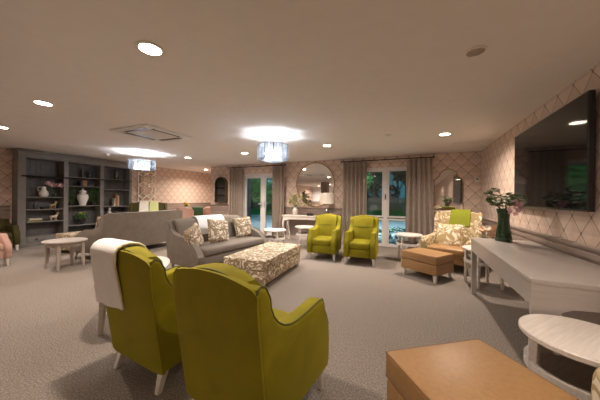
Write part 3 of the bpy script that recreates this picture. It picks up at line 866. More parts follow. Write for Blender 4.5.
# ---------------------------------------------------------------- trellis panel on the left wall
r = thing('trellis_panel', 'tall cream lattice panel of interlocked ovals over smoked mirror', 'wall decoration', (XL, 5.76, 1.09))
MB().box(.001, .012, -.32, .32, 0, 1.22).build('backing', M['smoked_mirror'], r, smooth=False)
b = MB()
for (y0, y1, z0, z1) in ((-.32, -.29, 0, 1.22), (.29, .32, 0, 1.22), (-.29, .29, 0, .025), (-.29, .29, 1.195, 1.22)): b.box(.012, .035, y0, y1, z0, z1)
b.build('frame', M['lattice'], r, smooth=False)
b = MB()
for c in (-.29, 0, .29):
    for s in (-1, 1):
        pts = []
        for k in range(49):
            z = .02 + 1.18 * k / 48
            y = c + s * .19 * math.cos(math.pi * z / .395 + (0 if c == 0 else math.pi))
            pts.append((y, z))
        for (ya, za), (yb, zb) in zip(pts, pts[1:]):
            if max(abs(ya), abs(yb)) > .295: continue
            d = Vector((yb - ya, zb - za)).normalized() * .002; nrm = Vector((-d.y, d.x)).normalized() * .017
            b.prism([(ya - d.x + nrm.x, za - d.y + nrm.y), (ya - d.x - nrm.x, za - d.y - nrm.y), (yb + d.x - nrm.x, zb + d.y - nrm.y), (yb + d.x + nrm.x, zb + d.y + nrm.y)], .013, .030, 'x')
b.build('lattice', M['lattice'], r, smooth=False)

# ---------------------------------------------------------------- mirrors
def mirror(name, label, x, z, outline, frame=.012, extra=None):
    """outline: closed (x,z) loop about the centre, on the back wall"""
    r = thing(name, label, 'mirror', (x, YB, z))
    MB().prism(outline, -.018, -.004, 'y').build('mirror_glass', M['mirror'], r, smooth=False)
    b = MB(); b.tube([(p[0], -.016, p[1]) for p in outline], frame, 8, closed=True)
    b.build('frame', M['gold'], r)
    return r
circ = [(.61 * math.cos(2 * math.pi * k / 64), .65 * math.sin(2 * math.pi * k / 64)) for k in range(64)]
mirror('round_mirror', 'large round brass-framed mirror above the white console', -2.745, 1.675, circ, .016)
def arc(cx, cz, rr, a0, a1, n): return [(cx + rr * math.cos(R(a0 + (a1 - a0) * k / n)), cz + rr * math.sin(R(a0 + (a1 - a0) * k / n))) for k in range(n + 1)]
sh = [(-.30, 0), (.30, 0)] + [(.30, .66)] + arc(.20, .66, .10, 0, 70, 5)[1:] + [(.195, .795)] + arc(0, .775, .19, 10, 170, 16) + [(-.195, .795)] + arc(-.20, .66, .10, 110, 180, 5)
sh = [(x, z * 1.0) for x, z in sh]
mirror('arched_mirror', 'brass-edged shouldered arch mirror above the leaf-patterned armchair', .70, 1.03, sh, .010)
# arched wall cabinet with glass shelves
r = thing('arched_wall_shelf', 'arch-topped brass display niche with shelves left of the french door', 'wall shelf', (-6.35, YB, 1.07))
ar = [(-.25, 0), (.25, 0)] + [(.25, .68)] + arc(0, .68, .25, 8, 172, 14) + [(-.25, .68)]
MB().prism(ar, -.010, -.003, 'y').build('back_mirror', M['niche_back'], r, smooth=False)
b = MB()
n = len(ar)
for i in range(n):
    (xa, za), (xb, zb) = ar[i], ar[(i + 1) % n]
    d = Vector((xb - xa, zb - za))
    if d.length < 1e-6: continue
    nn = Vector((-d.y, d.x)).normalized() * .014
    b.prism([(xa, za), (xb, zb), (xb + nn.x, zb + nn.y), (xa + nn.x, za + nn.y)], -.13, -.002, 'y')
b.build('frame', M['niche'], r, smooth=False)
for z in (.27, .55): MB().box(-.235, .235, -.12, -.012, z, z + .012).build('shelf', M['clear'], r, smooth=False)
r = thing('thermostat', 'small white thermostat on the window wall by the right corner', 'thermostat', (1.27, YB, 1.67))
MB().box(-.045, .045, -.022, -.001, 0, .11, .005, 2).build('housing', M['white'], r)
MB().box(-.03, .03, -.025, -.022, .055, .09).build('display', M['book_d'], r, smooth=False)

# ---------------------------------------------------------------- television
r = thing('television', 'large flat black television on the right wall', 'television', (XR, 3.67, 1.665))
r.rotation_euler = (0, 0, 0)
L2 = .84; Z2 = .50
MB().box(-.072, -.030, -L2, L2, -Z2, Z2, .006, 2).build('casing', M['black'], r)
MB().box(-.0735, -.0722, -L2 + .012, L2 - .012, -Z2 + .018, Z2 - .012).build('screen', M['screen'], r, smooth=False)
MB().box(-.030, -.001, -.25, .25, -.2, .2, .003, 1).build('wall_bracket', M['black'], r)

# ---------------------------------------------------------------- upholstery
def upholstered(r, W, D, fab, pipe, legm, back_h=.885, arm_h=.60, seat_h=.43, arm_t=.105, nose=.06, crown=.045, base_z=.14, leg_s=(.055, .034), headpad=True, slope=False, lean=.07, seatm=None, rear_splay=.05):
    """armchair or sofa: faces +Y, origin on the floor at the rear; parts seat_base, seat_cushion, backrest, arms, legs"""
    s = D / .70; h = back_h / .885
    f = lambda y: y * s
    top = back_h - .035
    # rise from the arm to the back follows a concave sweep
    top -= .012
    prof = [(f(.02), base_z), (-lean * .5, (base_z + top) / 2), (-lean, top - .045), (-lean + .012, top - .010), (-lean + .035, top), (-lean + .065, top - .012), (f(.03), top - .07)]
    for k in range(1, 7):
        t = k / 6; a = math.pi / 2 * t
        prof.append((f(.03) + f(.235) * (1 - math.cos(a)), top - .07 - (top - .07 - arm_h) * math.sin(a)))
    if slope:
        prof += [(f(.34), arm_h - .004), (f(.42), arm_h - .025), (f(.50), arm_h - .07), (f(.56), arm_h - .12), (f(.60), arm_h - .165), (f(.63), arm_h - .20), (f(.62) + nose * .6, arm_h - .235), (f(.62) + nose, arm_h - .27), (f(.62) + nose + .01, base_z + .18), (f(.62) + nose + .005, base_z + .03), (f(.62) + nose - .015, base_z)]
    else: prof += [(f(.40), arm_h + .002), (f(.54), arm_h + .014), (f(.585), arm_h + .008), (f(.605), arm_h - .03), (f(.62), arm_h - .075), (f(.62) + nose * .55, arm_h - .13), (f(.62) + nose, arm_h - .19), (f(.62) + nose + .01, base_z + .18), (f(.62) + nose + .005, base_z + .03), (f(.62) + nose - .015, base_z)]
    for sx in (-1, 1):
        a = sorted((sx * (W / 2 - arm_t), sx * W / 2))
        b = MB(); b.prism(prof, a[0], a[1], 'x', .022, 3)
        arm = b.build('arm', fab, r)
        c = MB(); px = sx * (W / 2 - .012)
        c.tube([(px, y + (.004 if i < 3 else 0), z + .001) for i, (y, z) in enumerate(prof[1:20])], .0055, 6)
        c.build('piping', pipe, arm)
    # backrest: lofted cross sections with a crowned top
    x0 = W / 2 - arm_t - .0; n = 12; rings = []
    for k in range(n + 1):
        u = -1 + 2 * k / n; x = u * (x0 + .004)
        ct = back_h - crown * abs(u) ** 2.2
        p = [(f(.02), base_z), (-lean * .5, (base_z + top) / 2), (-lean - .004, ct - .06), (-lean + .008, ct - .018), (-lean + .04, ct), (f(.03), ct - .004), (f(.07), ct - .04), (f(.105) + .012 * (1 - u * u), ct - .15), (f(.135) + .03 * (1 - u * u), seat_h + .16), (f(.17) + .012 * (1 - u * u), seat_h), (f(.17), base_z)]
        rings.append([Vector((x, y, z)) for y, z in p])
    back = MB().loft(rings).build('backrest', fab, r)
    c = MB(); c.tube([(x.x, x.y + .006, x.z + .003) for x in [q[3] for q in rings]], .0055, 6); c.build('piping', pipe, back)
    # outer back: one stretched panel over the whole width, its top following the crown
    rr = []
    for k in range(25):
        u = -1 + 2 * k / 24; x = u * (W / 2 - .004)
        ct = back_h - .016 - crown * abs(u) ** 2.2 - .02 * max(0, abs(u) - .9) / .1
        o_ = .012 * (1 - abs(u) ** 8)
        rr.append([Vector((x, yy - o_, zz)) for yy, zz in ((f(.02), base_z - .004), (-lean * .5, (base_z + top) / 2), (-lean, top - .08), (-lean + .002, ct))] +
                  [Vector((x, yy + .02, zz)) for yy, zz in ((-lean + .012, ct - .004), (-lean, top - .08), (-lean * .5, (base_z + top) / 2), (f(.02), base_z - .004))])
    MB().loft(rr).build('outer_back', fab, r)
    if headpad:
        c = MB(); c.tube([(-x0 + .02 + (2 * x0 - .04) * k / 10, f(.118) + .028 * (1 - (k / 5 - 1) ** 2), back_h - .24) for k in range(11)], .006, 6); c.build('seam', pipe, back)
    MB().box(-x0 + .001, x0 - .001, f(.16), f(.62) + nose * .62, base_z, seat_h - .13, .02, 3).build('seat_base', fab, r)
    MB().box(-x0 + .004, x0 - .004, f(.15), f(.62) + nose * .85, seat_h - .135, seat_h, .045, 4).build('seat_cushion', seatm or fab, r)
    for sx in (-1, 1):
        lx = W / 2 - .045
        MB().taper((sx * lx, f(.60) + nose * .3, base_z + .02), (sx * (lx + .006), f(.60) + nose * .3 + .012, 0), *leg_s).build('leg', legm, r)
        MB().taper((sx * (lx - .02), f(.075), base_z + .02), (sx * (lx - .01), f(.075) - rear_splay, 0), *leg_s).build('leg', legm, r)
    return r

A = upholstered(thing('armchair', 'chartreuse velvet armchair nearest, seen from behind, without a throw', 'armchair', (-.885, .955, 0), -6), .605, .68, M['green'], M['green_pipe'], M['leg_wood'], back_h=.915)
dup(A, (-1.72, 1.03, 0), -3, 'chartreuse velvet armchair seen from behind with a cream throw over its back')
dup(A, (-1.80, 5.35, 0), 186, 'chartreuse velvet armchair facing us, left one of the pair at the window')
dup(A, (-1.00, 5.33, 0), 183.5, 'chartreuse velvet armchair facing us, right one of the pair at the window')
for o in [q for q in col.objects if q.name.startswith('armchair')]: o['group'] = 'chartreuse velvet armchairs'

def throw(name, label, root_loc, rz, path, x0, x1, m, binding=True, wob=.006, th=.012, fringe=False):
    """blanket laid over a backrest: path is a list of (y,z) in the seat's own frame"""
    r = thing(name, label, 'throw', root_loc, rz)
    P = [Vector((0, y, z)) for y, z in path]
    d = [0]
    for a, b in zip(P, P[1:]): d.append(d[-1] + (b - a).length)
    def at(t):
        t *= d[-1]
        for i in range(len(P) - 1):
            if t <= d[i + 1] or i == len(P) - 2:
                k = (t - d[i]) / max(1e-9, d[i + 1] - d[i]); return P[i].lerp(P[i + 1], k)
    def f(u, v):
        p = at(v)
        x = x0 + (x1 - x0) * u + .012 * math.sin(5 * v + 2) * (u - .5)
        e = wob * math.sin(9 * u + 3 * v) * (1 if p.z < path[len(path) // 2][1] - .1 else .2)
        return (x, p.y + (e if v < .5 else -e), p.z + .012 * (u - .5) * (1 if v < .15 else 0))
    b = MB(); b.sheet(f, 14, 26, th); b.build('blanket', m, r)
    if binding:
        for u in (0, 1):
            c = MB(); c.tube([Vector(f(u, k / 26)) for k in range(27)], th * .55, 6); c.build('binding', M['knit_edge'], r)
    return r
throw('throw_blanket', 'folded cream throw over the back of the left near armchair', (-1.72, 1.03, 0), -3,
      [(-.056, .50), (-.078, .66), (-.102, .82), (-.102, .89), (-.075, .927), (-.02, .936), (.04, .928), (.085, .895), (.122, .82), (.155, .72), (.19, .61)], -.345, -.02, M['knit'], th=.016)

# ------------------------------------------------ sofas
S1 = upholstered(thing('sofa', 'taupe two-seat sofa facing right, with leaf-patterned cushions', 'sofa', (-3.73, 3.69, 0), -96, 'taupe sofas'), 1.73, .84, M['sofa'], M['sofa_pipe'], M['leg_wood'], back_h=.88, arm_h=.60, seat_h=.43, arm_t=.13, crown=.02, headpad=False, nose=.07, slope=True)
S2 = upholstered(thing('sofa', 'taupe sofa seen from behind, facing the bookcase', 'sofa', (-5.56, 3.62, 0), 98, 'taupe sofas'), 2.0, .84, M['sofa'], M['sofa_pipe'], M['leg_wood'], back_h=.925, arm_h=.60, seat_h=.43, arm_t=.13, crown=.0, headpad=False, nose=.07, slope=True)
throw('sofa_throw', 'cream throw hanging over the back of the taupe sofa with cushions', (-3.73, 3.69, 0), -96,
      [(-.062, .62), (-.09, .80), (-.088, .865), (-.06, .892), (0, .898), (.05, .888), (.10, .845), (.145, .76), (.18, .66), (.20, .57)], -.28, .36, M['knit'], binding=False, wob=.004)
def cushion(name, label, loc, rx, rz, size, m, thick=.15, ry=0, group=None, pipe=None):
    r = thing(name, label, 'cushion', loc, 0, group)
    r.rotation_euler = (R(rx), R(ry), R(rz))
    c = MB().pillow(size, size, thick).build('cover', m, r)
    e = MB(); s2 = size / 2
    n = 14
    def edge(u, v):
        pin = 1 - .07 * (1 - abs(u * v)) * (max(abs(u), abs(v)) ** 6); return (u * s2 * pin, 0, v * s2 * pin)
    loop = [edge(-1 + 2 * k / n, -1) for k in range(n)] + [edge(1, -1 + 2 * k / n) for k in range(n)] + [edge(1 - 2 * k / n, 1) for k in range(n)] + [edge(-1, 1 - 2 * k / n) for k in range(n)]
    e.tube(loop, .006, 6, closed=True); e.build('piping', pipe or m, r)
    return r
g = 'leaf-patterned scatter cushions'
cushion('scatter_cushion', 'leaf-patterned cushion leaning on the near arm of the taupe sofa', (-3.30, 2.93, .585), 10, -70, .40, M['floral'], group=g, ry=18)
cushion('scatter_cushion', 'leaf-patterned cushion in the middle of the taupe sofa, over the throw', (-3.35, 3.54, .625), 17, -104, .43, M['floral'], group=g, ry=-6)
cushion('scatter_cushion', 'leaf-patterned cushion at the far end of the taupe sofa', (-3.35, 4.28, .625), 17, -108, .43, M['floral'], group=g, ry=4)
cushion('scatter_cushion', 'leaf-patterned cushion peeping over the arm of the sofa seen from behind', (-5.93, 2.98, .64), 14, 100, .42, M['floral'], group=g)

# ------------------------------------------------ upholstered stools
def boxstool(r, W, L, h, m, legm, pipe, leg_h=.10, lid=.15, seam=True):
    """box ottoman: base, hinged lid cushion, four tapered feet; centred on its origin"""
    MB().box(-W / 2 + .006, W / 2 - .006, -L / 2 + .006, L / 2 - .006, leg_h, h - lid, .014, 3).build('base', m, r)
    l = MB().box(-W / 2, W / 2, -L / 2, L / 2, h - lid + .004, h, .02, 4).build('lid', m, r)
    if seam:
        c = MB()
        for zz in (h - .008, h - lid + .012):
            k = .006
            c.tube([(-W / 2 + k, -L / 2 + k, zz), (0, -L / 2 + k, zz), (W / 2 - k, -L / 2 + k, zz), (W / 2 - k, 0, zz), (W / 2 - k, L / 2 - k, zz), (0, L / 2 - k, zz), (-W / 2 + k, L / 2 - k, zz), (-W / 2 + k, 0, zz)], .005, 6, closed=True)
        c.build('piping', pipe, l)
    for sx in (-1, 1):
        for sy in (-1, 1):
            MB().taper((sx * (W / 2 - .05), sy * (L / 2 - .05), leg_h + .005), (sx * (W / 2 - .04), sy * (L / 2 - .04), 0), .05, .034).build('leg', legm, r)
    return r
boxstool(thing('ottoman', 'long leaf-patterned box ottoman in front of the taupe sofa', 'ottoman', (-2.22, 3.45, 0), 4), .68, 1.36, .40, M['floral'], M['leg_wood'], M['floral'], .07, .15)
boxstool(thing('footstool', 'tan leather footstool in the foreground beside the round side table', 'footstool', (.238, 1.39, 0), 37.6), .61, .46, .445, M['tan'], M['leg_wood'], M['tan_seam'], .10, .14)
boxstool(thing('footstool', 'tan leather footstool in front of the leaf-patterned corner armchair', 'footstool', (.17, 4.55, 0), -33), .61, .52, .40, M['tan'], M['leg_wood'], M['tan_seam'], .11, .13)
boxstool(thing('ottoman', 'small leaf-patterned ottoman half hidden behind the grey coffee table', 'ottoman', (-6.95, 2.92, 0), 5), .55, .55, .42, M['floral'], M['leg_wood'], M['floral'], .08, .15)

# ------------------------------------------------ leaf-patterned wing armchairs
def wing_chair(r, W, D, fab, seatm, legm, H=1.05, arm_h=.57, seat_h=.42, wings=True, flare=.05):
    at = .11; base = .15; x0 = W / 2 - at
    rings = []
    for k in range(13):
        u = -1 + 2 * k / 12; ct = H - .05 * abs(u) ** 2.5
        p = [(.04, base), (.0, .55), (-.07, ct - .06), (-.055, ct - .012), (-.015, ct), (.025, ct - .02), (.05, ct - .12), (.09 + .03 * (1 - u * u), .72), (.13 + .02 * (1 - u * u), seat_h), (.13, base)]
        rings.append([Vector((u * (x0 + .03 + .03 * 0), y, z)) for y, z in p])
    MB().loft(rings).build('backrest', fab, r)
    for sx in (-1, 1):
        prof = [(.05, base), (-.01, .55), (.05, arm_h + .06), (.16, arm_h + .03), (D * .6, arm_h), (D - .10, arm_h + .004), (D - .05, arm_h - .01), (D - .03, arm_h - .05), (D - .02, arm_h - .12), (D - .03, .3), (D - .03, base)]
        a = sorted((sx * (W / 2 - at), sx * W / 2))
        MB().prism(prof, a[0], a[1], 'x', .03, 3).build('arm', fab, r)
        if wings:
            # wing: a padded blade flaring outwards from the back
            wp = [(-.02, arm_h - .02), (-.06, H - .09), (-.02, H - .03), (.06, H - .035), (.14, H - .09), (.18, H - .20), (.17, H - .32), (.20, arm_h + .01)]
            m = T((sx * (x0 + .03), 0, 0), rz=-sx * 12)
            MB().prism(wp, -.03, .03, 'x', .02, 3, mtx=m).build('wing', fab, r)
    MB().box(-x0 + .001, x0 - .001, .12, D - .05, base, seat_h - .12, .02, 3).build('seat_base', seatm, r)
    MB().box(-x0 + .003, x0 - .003, .12, D - .015, seat_h - .13, seat_h, .04, 4).build('seat_cushion', seatm, r)
    for sx in (-1, 1):
        MB().taper((sx * (W / 2 - .06), D - .09, base + .02), (sx * (W / 2 - .05), D - .07, 0), .052, .034).build('leg', legm, r)
        MB().taper((sx * (W / 2 - .07), .08, base + .02), (sx * (W / 2 - .07), .02, 0), .052, .034).build('leg', legm, r)
    return r
wing_chair(thing('wing_armchair', 'cream wing armchair with olive leaf pattern in the right corner', 'armchair', (.77, 5.70, 0), 157), .84, .82, M['floral_green'], M['tan'], M['leg_wood'])
wing_chair(thing('wing_armchair', 'cream leaf-patterned armchair cut off at the lower right edge', 'armchair', (.985, .66, 0), 0), .665, .80, M['floral_green'], M['tan'], M['leg_wood'], H=1.0, arm_h=.60)
# chartreuse cloth folded over the corner chair's back, patterned cushion on its seat
def on(root_loc, rz, p):
    v = Matrix.Rotation(R(rz), 3, 'Z') @ Vector(p); return (root_loc[0] + v.x, root_loc[1] + v.y, root_loc[2] + v.z)
throw('folded_cloth', 'lime green folded cloth over the back of the corner armchair', (.77, 5.70, 0), 157,
      [(-.045, .70), (-.075, .88), (-.092, 1.00), (-.072, 1.048), (-.02, 1.064), (.035, 1.042), (.066, .95), (.09, .85), (.115, .76)], -.20, .14, M['lime'], binding=False, wob=.003, th=.014)
cushion('scatter_cushion', 'cream and olive leaf cushion standing on the corner armchair seat', on((.77, 5.70, 0), 157, (.06, .38, .585)), 18, 157, .45, M['floral_green'], .15)

# ------------------------------------------------ tables
def round_table(r, rad=.26, h=.55, ring=True, m='white_wood', legr=.225):
    MB().lathe([(0, h - .032), (rad - .006, h - .032), (rad, h - .026), (rad, h - .006), (rad - .006, h), (0, h)], n=44).build('table_top', M[m], r)
    for k in range(4):
        a = R(45 + 90 * k); c, s = math.cos(a), math.sin(a)
        MB().taper((c * (legr - .015), s * (legr - .015), h - .033), (c * legr, s * legr, 0), .042, .030).build('leg', M[m], r)
    if ring:
        MB().lathe([(legr - .012, h - .215), (legr + .012, h - .215), (legr + .012, h - .17), (legr - .012, h - .17), (legr - .012, h - .215)], n=44).build('ring_rail', M[m], r)
    return r
g = 'round white side tables with ring rails'
RT = round_table(thing('side_table', 'round white side table at the right edge, beside the tan foreground footstool', 'side table', (.80, 1.785, 0), 52, g))
dup(RT, (.90, 4.42, 0), 20, 'round white side table between corner armchair and grey console')
dup(RT, (-.13, 5.50, 0), 15, 'round white side table in front of the right window curtain')
dup(RT, (-2.52, 5.70, 0), 30, 'round white side table left of the window armchairs, before the white console')
dup(RT, (-2.88, 4.80, 0), 0, 'round white side table at the far arm of the taupe sofa')
def oval_table(r, sx, sy, h, m='taupe_wood', top='white_wood'):
    MB().lathe([(0, h - .028), (.98, h - .028), (1, h - .02), (1, h - .006), (.985, h), (0, h)], n=48, sx=sx, sy=sy).build('table_top', M[top], r)
    MB().lathe([(.74, h - .10), (.78, h - .10), (.78, h - .028), (.74, h - .028), (.74, h - .10)], n=48, sx=sx, sy=sy).build('apron', M[m], r)
    for a in (-1, 1):
        for b_ in (-1, 1):
            MB().taper((a * sx * .55, b_ * sy * .55, h - .03), (a * sx * .60, b_ * sy * .60, 0), .052, .034).build('leg', M[m], r)
    return r
oval_table(thing('coffee_table', 'round coffee table with tapered legs before the bookcase', 'coffee table', (-5.57, 2.17, 0), 3), .30, .30, .48, top='coffee_top')
oval_table(thing('coffee_table', 'oval coffee table mostly hidden behind the armchair with the throw', 'coffee table', (-2.64, 1.62, 0), 37), .27, .56, .50)

# grey console on the right wall
r = thing('console_table', 'long stone-grey console table under the television', 'console table', (1.0, 3.03, 0))
x0, x1, y0, y1, h = -.325, .300, -.96, .98, .75
MB().box(x0, x1, y0, y1, h - .035, h, .004, 2).build('table_top', M['grey_wood'], r)
MB().box(x0 + .002, x0 + .025, y0 + .026, y1 - .026, h - .17, h - .0355).build('front_apron', M['grey_wood'], r, smooth=False)
MB().box(x0 + .026, x1 - .002, y1 - .025, y1 - .002, h - .17, h - .0355).build('end_apron', M['grey_wood'], r, smooth=False)
for (xx, yy) in ((x0 + .032, y1 - .032), (x1 - .032, y1 - .032), (x0 + .032, 0.02), (x1 - .032, .02)):
    if yy > .5: MB().taper((xx, yy, h - .172), (xx, yy, 0), .06, .05).build('leg', M['grey_wood'], r)
    else: pass
# near end: a panel cut out below as two legs under an ogee arch
w_ = x1 - x0
arch = [(x0 + .002, 0), (x0 + .075, 0), (x0 + .085, .30), (x0 + .10, .44), (x0 + .135, .53), (x0 + .15, .56), (x0 + .20, .585), (x0 + w_ / 2, .595)]
mir = [(x0 + x1 - p[0], p[1]) for p in arch[:-1]][::-1]
MB().prism(arch + mir + [(x1 - .002, h - .0355), (x0 + .002, h - .0355)], y0 + .002, y0 + .026, 'y').build('end_panel', M['grey_wood'], r, smooth=False)
r2 = thing('flower_vase', 'dark green glass vase of foliage on the grey console', 'vase', (.985, 3.84, .7505))
MB().lathe([(0, .001), (.085, .001), (.088, .01), (.075, .12), (.062, .20), (.058, .26), (.062, .33), (.078, .40), (.073, .40), (.056, .33), (.052, .26), (.06, .15), (.07, .02), (0, .015)], n=28).build('vase_body', M['bottle_green'], r2)
s = MB(); f = MB(); fl = MB(); rnd = random.Random(5)
for k in range(15):
    a = rnd.uniform(0, 6.28); q = rnd.uniform(.07, .26); z = rnd.uniform(.46, .68)
    tip = Vector((q * math.cos(a) - .02, q * math.sin(a), z))
    if tip.x > .26: tip.x = .26
    s.tube([(0, 0, .1), (tip.x * .25, tip.y * .25, .40), tip], [.004, .003, .002], 5)
    for j in range(9):
        t = .35 + .65 * j / 8; p = Vector((tip.x * .25, tip.y * .25, .40)).lerp(tip, t)
        a2 = rnd.uniform(0, 6.28); f.leaf(p, (math.cos(a2), math.sin(a2), .3), rnd.uniform(.055, .085), .05, .2)
for (px_, py_, pz_) in ((.07, -.10, .45), (.10, -.13, .40), (.06, -.15, .42), (.09, -.09, .36), (.11, -.16, .46), (.04, -.11, .38), (.08, -.12, .50), (.12, -.10, .42)):
    s.tube([(0, 0, .3), (px_ * .5, py_ * .4, .42), (px_, py_, pz_)], .002, 4)
    for q in range(3): flower_head(fl, (px_ + rnd.uniform(-.02, .02), py_ + rnd.uniform(-.02, .02), pz_ + rnd.uniform(-.02, .02)), .030, 6, .4, rnd)
s.build('stems', M['stem'], r2); f.build('leaves', M['leaf_grey'], r2, smooth=False); fl.build('blossom', M['petal_pink'], r2, smooth=False)
# small posy on the side table by the console
r = thing('flower_pot', 'small pot of peach and cream flowers on the side table behind the console', 'flowers', (.98, 4.46, .5505))
MB().lathe([(0, 0), (.05, 0), (.065, .09), (.06, .12), (.053, .12), (0, .10)], n=18).build('pot', M['white_cer'], r)
f = MB(); a_ = MB(); c_ = MB(); rnd = random.Random(8)
for k in range(34):
    a = rnd.uniform(0, 6.28); q = rnd.uniform(.0, .12); f.leaf((q * .4 * math.cos(a), q * .4 * math.sin(a), .11), (math.cos(a), math.sin(a), rnd.uniform(.5, 1.4)), .12, .035, .25)
f.build('leaves', M['leaf_grey'], r, smooth=False)
for k in range(13):
    a = rnd.uniform(0, 6.28); q = rnd.uniform(0, .11); b = MB(); pz_ = .20 + rnd.uniform(-.02, .10)
    flower_head(b, (q * math.cos(a), q * math.sin(a), pz_), .05, 7, .5, rnd)
    b.tube([(0, 0, .08), (q * .5 * math.cos(a), q * .5 * math.sin(a), .15), (q * math.cos(a), q * math.sin(a), pz_)], .003, 5)
    b.build('flower', M[('petal_peach', 'petal_cream')[k % 2]], r, smooth=False)

# white console under the round mirror
r = thing('console_table', 'white console table with curved legs under the round mirror', 'console table', (-2.78, 6.62, 0))
hw = .84
MB().box(-hw, hw, -.20, .21, .72, .755, .006, 2).build('table_top', M['white_wood'], r)
MB().prism([(-hw + .03, .72), (-hw + .03, .60), (-hw + .12, .60), (-hw + .2, .635), (0, .65), (hw - .2, .635), (hw - .12, .60), (hw - .03, .60), (hw - .03, .72)], -.18, -.155, 'y').build('apron', M['white_wood'], r, smooth=False)
for sx in (-1, 1):
    MB().box(*sorted((sx * (hw - .03), sx * (hw - .05))), -.155, .19, .60, .72).build('end_apron', M['white_wood'], r, smooth=False)
    for yy in (-.165, .17):
        pts = [(sx * (hw - .055), yy, .62), (sx * (hw - .035), yy - .006, .50), (sx * (hw - .06), yy, .30), (sx * (hw - .085), yy, .12), (sx * (hw - .07), yy, .03), (sx * (hw - .055), yy, .0)]
        MB().tube(pts, [.036, .034, .024, .018, .017, .024], 10).build('leg', M['white_wood'], r)
r = thing('vase', 'cream vase of wispy grasses on the white console', 'vase', (-3.26, 6.60, .7555))
MB().lathe([(0, 0), (.05, 0), (.075, .05), (.085, .11), (.075, .17), (.045, .215), (.05, .235), (.043, .235), (.038, .21), (0, .19)], n=24).build('vase_body', M['white_cer'], r)
g1 = MB(); g2 = MB(); rnd = random.Random(2)
for k in range(34):
    a = rnd.uniform(0, 6.28); q = rnd.uniform(.05, .40); z = rnd.uniform(.30, .66)
    tip = Vector((q * math.cos(a), q * math.sin(a) * .4 - .04, z))
    g1.tube([(0, 0, .2), (tip.x * .3, tip.y * .3, .2 + (z - .2) * .6), tip], [.003, .0022, .001], 4)
    for j in range(7):
        p = Vector((tip.x * .3, tip.y * .3, .2 + (z - .2) * .6)).lerp(tip, .3 + .7 * j / 6); a2 = rnd.uniform(0, 6.28)
        g2.leaf(p, (math.cos(a2), math.sin(a2) * .5, .7), rnd.uniform(.06, .12), .026, .4)
g1.build('stems', M['leaf_grey'], r); g2.build('grass_heads', M['leaf_pale'], r, smooth=False)
r = thing('trinket_box', 'small dark box on the white console', 'box', (-2.77, 6.58, .7555))
MB().box(-.085, .085, -.05, .05, 0, .06, .004, 1).build('box_body', M['pot_dark'], r); MB().box(-.088, .088, -.053, .053, .061, .082, .004, 1).build('lid', M['pot_dark'], r)
r = thing('table_lamp', 'table lamp with white drum shade on the white console', 'lamp', (-2.27, 6.60, .7555))
MB().lathe([(0, 0), (.075, 0), (.075, .02), (.05, .025), (0, .025)], n=20).build('base', M['chrome'], r)
MB().lathe([(0, .025), (.03, .026), (.06, .07), (.062, .13), (.03, .20), (.012, .23), (0, .23)], n=20).build('glass_body', M['clear'], r)
MB().lathe([(.010, .23), (.010, .34), (0, .34)], n=10).build('stem', M['chrome'], r)
MB().lathe([(.205, .36), (.215, .36), (.195, .66), (.187, .66), (.205, .36)], n=32).build('lamp_shade', M['shade'], r)
b = MB()
for k in range(3): b.tube([(0, 0, .34), (.19 * math.cos(k * 2.09), .19 * math.sin(k * 2.09), .62)], .003, 4)
b.build('shade_carrier', M['chrome'], r)

# ------------------------------------------------ far left seating
upholstered(thing('armchair', 'pink armchair cut off at the left edge', 'armchair', (-6.95, 1.20, 0), -62), .70, .66, M['pink'], M['pink'], M['leg_wood'], back_h=.80, arm_h=.56, seat_h=.42, headpad=False)
upholstered(thing('armchair', 'dark olive armchair at the left edge beside the bookcase', 'armchair', (-8.80, 2.02, 0), -90), .72, .66, M['olive'], M['olive'], M['leg_wood'], back_h=.74, arm_h=.56, seat_h=.42, headpad=False)
r = wing_chair(thing('loveseat', 'olive wing-backed loveseat under the lattice panel', 'sofa', (-8.02, 5.28, 0), 234), 1.10, .80, M['olive'], M['olive'], M['leg_wood'], H=1.09)
rl = (-8.02, 5.28, 0)
for x0_, x1_, m, lb in ((-.27, -.012, 'lime_pale', 'green and cream striped throw at the right half of the olive loveseat back'), (.012, .27, 'cream', 'cream throw over the left half of the olive loveseat back')):
    throw('chair_throw', lb, rl, 234, [(-.045, .72), (-.075, .92), (-.095, 1.04), (-.072, 1.09), (-.02, 1.105), (.035, 1.085), (.066, .98), (.10, .86), (.14, .76)], x0_, x1_, M[m], binding=False, wob=.002, th=.012)
def tub_chair(r, m, legm, W=.56, D=.56, H=.88):
    """dining tub chair: curved shell back wrapping round the seat"""
    rings = []
    for k in range(19):
        t = -1 + 2 * k / 18; a = t * R(125)
        top = H - .24 * max(0, abs(t) - .45) / .55 - .02 * abs(t)
        cx, cy = math.sin(a), -math.cos(a)
        p = [(W / 2 - .055, .42), (W / 2 - .03, .30), (W / 2, .32), (W / 2 + .02, top - .02), (W / 2 + .005, top), (W / 2 - .035, top), (W / 2 - .05, top - .03)]
        rings.append([Vector((cx * q, .30 + cy * q * D / W, z)) for q, z in p])
    MB().loft(rings).build('shell_back', m, r)
    MB().lathe([(0, .33), (W / 2 - .07, .33), (W / 2 - .058, .36), (W / 2 - .058, .44), (W / 2 - .09, .47), (0, .475)], 0, .30, 28, 1, D / W).build('seat', m, r)
    for sx in (-1, 1):
        for yy, d in ((.12, -.03), (.46, .03)): MB().taper((sx * .17, yy, .335), (sx * .20, yy + d, 0), .042, .028).build('leg', legm, r)
    return r
tub_chair(thing('dining_chair', 'pink tub dining chair in the recess, left of the green one', 'dining chair', (-7.62, 6.30, 0), 42), M['pink'], M['leg_wood'])
tub_chair(thing('dining_chair', 'forest green tub dining chair in the recess between two pink ones', 'dining chair', (-7.62, 6.98, 0), 70), M['forest'], M['leg_wood'], W=.50)
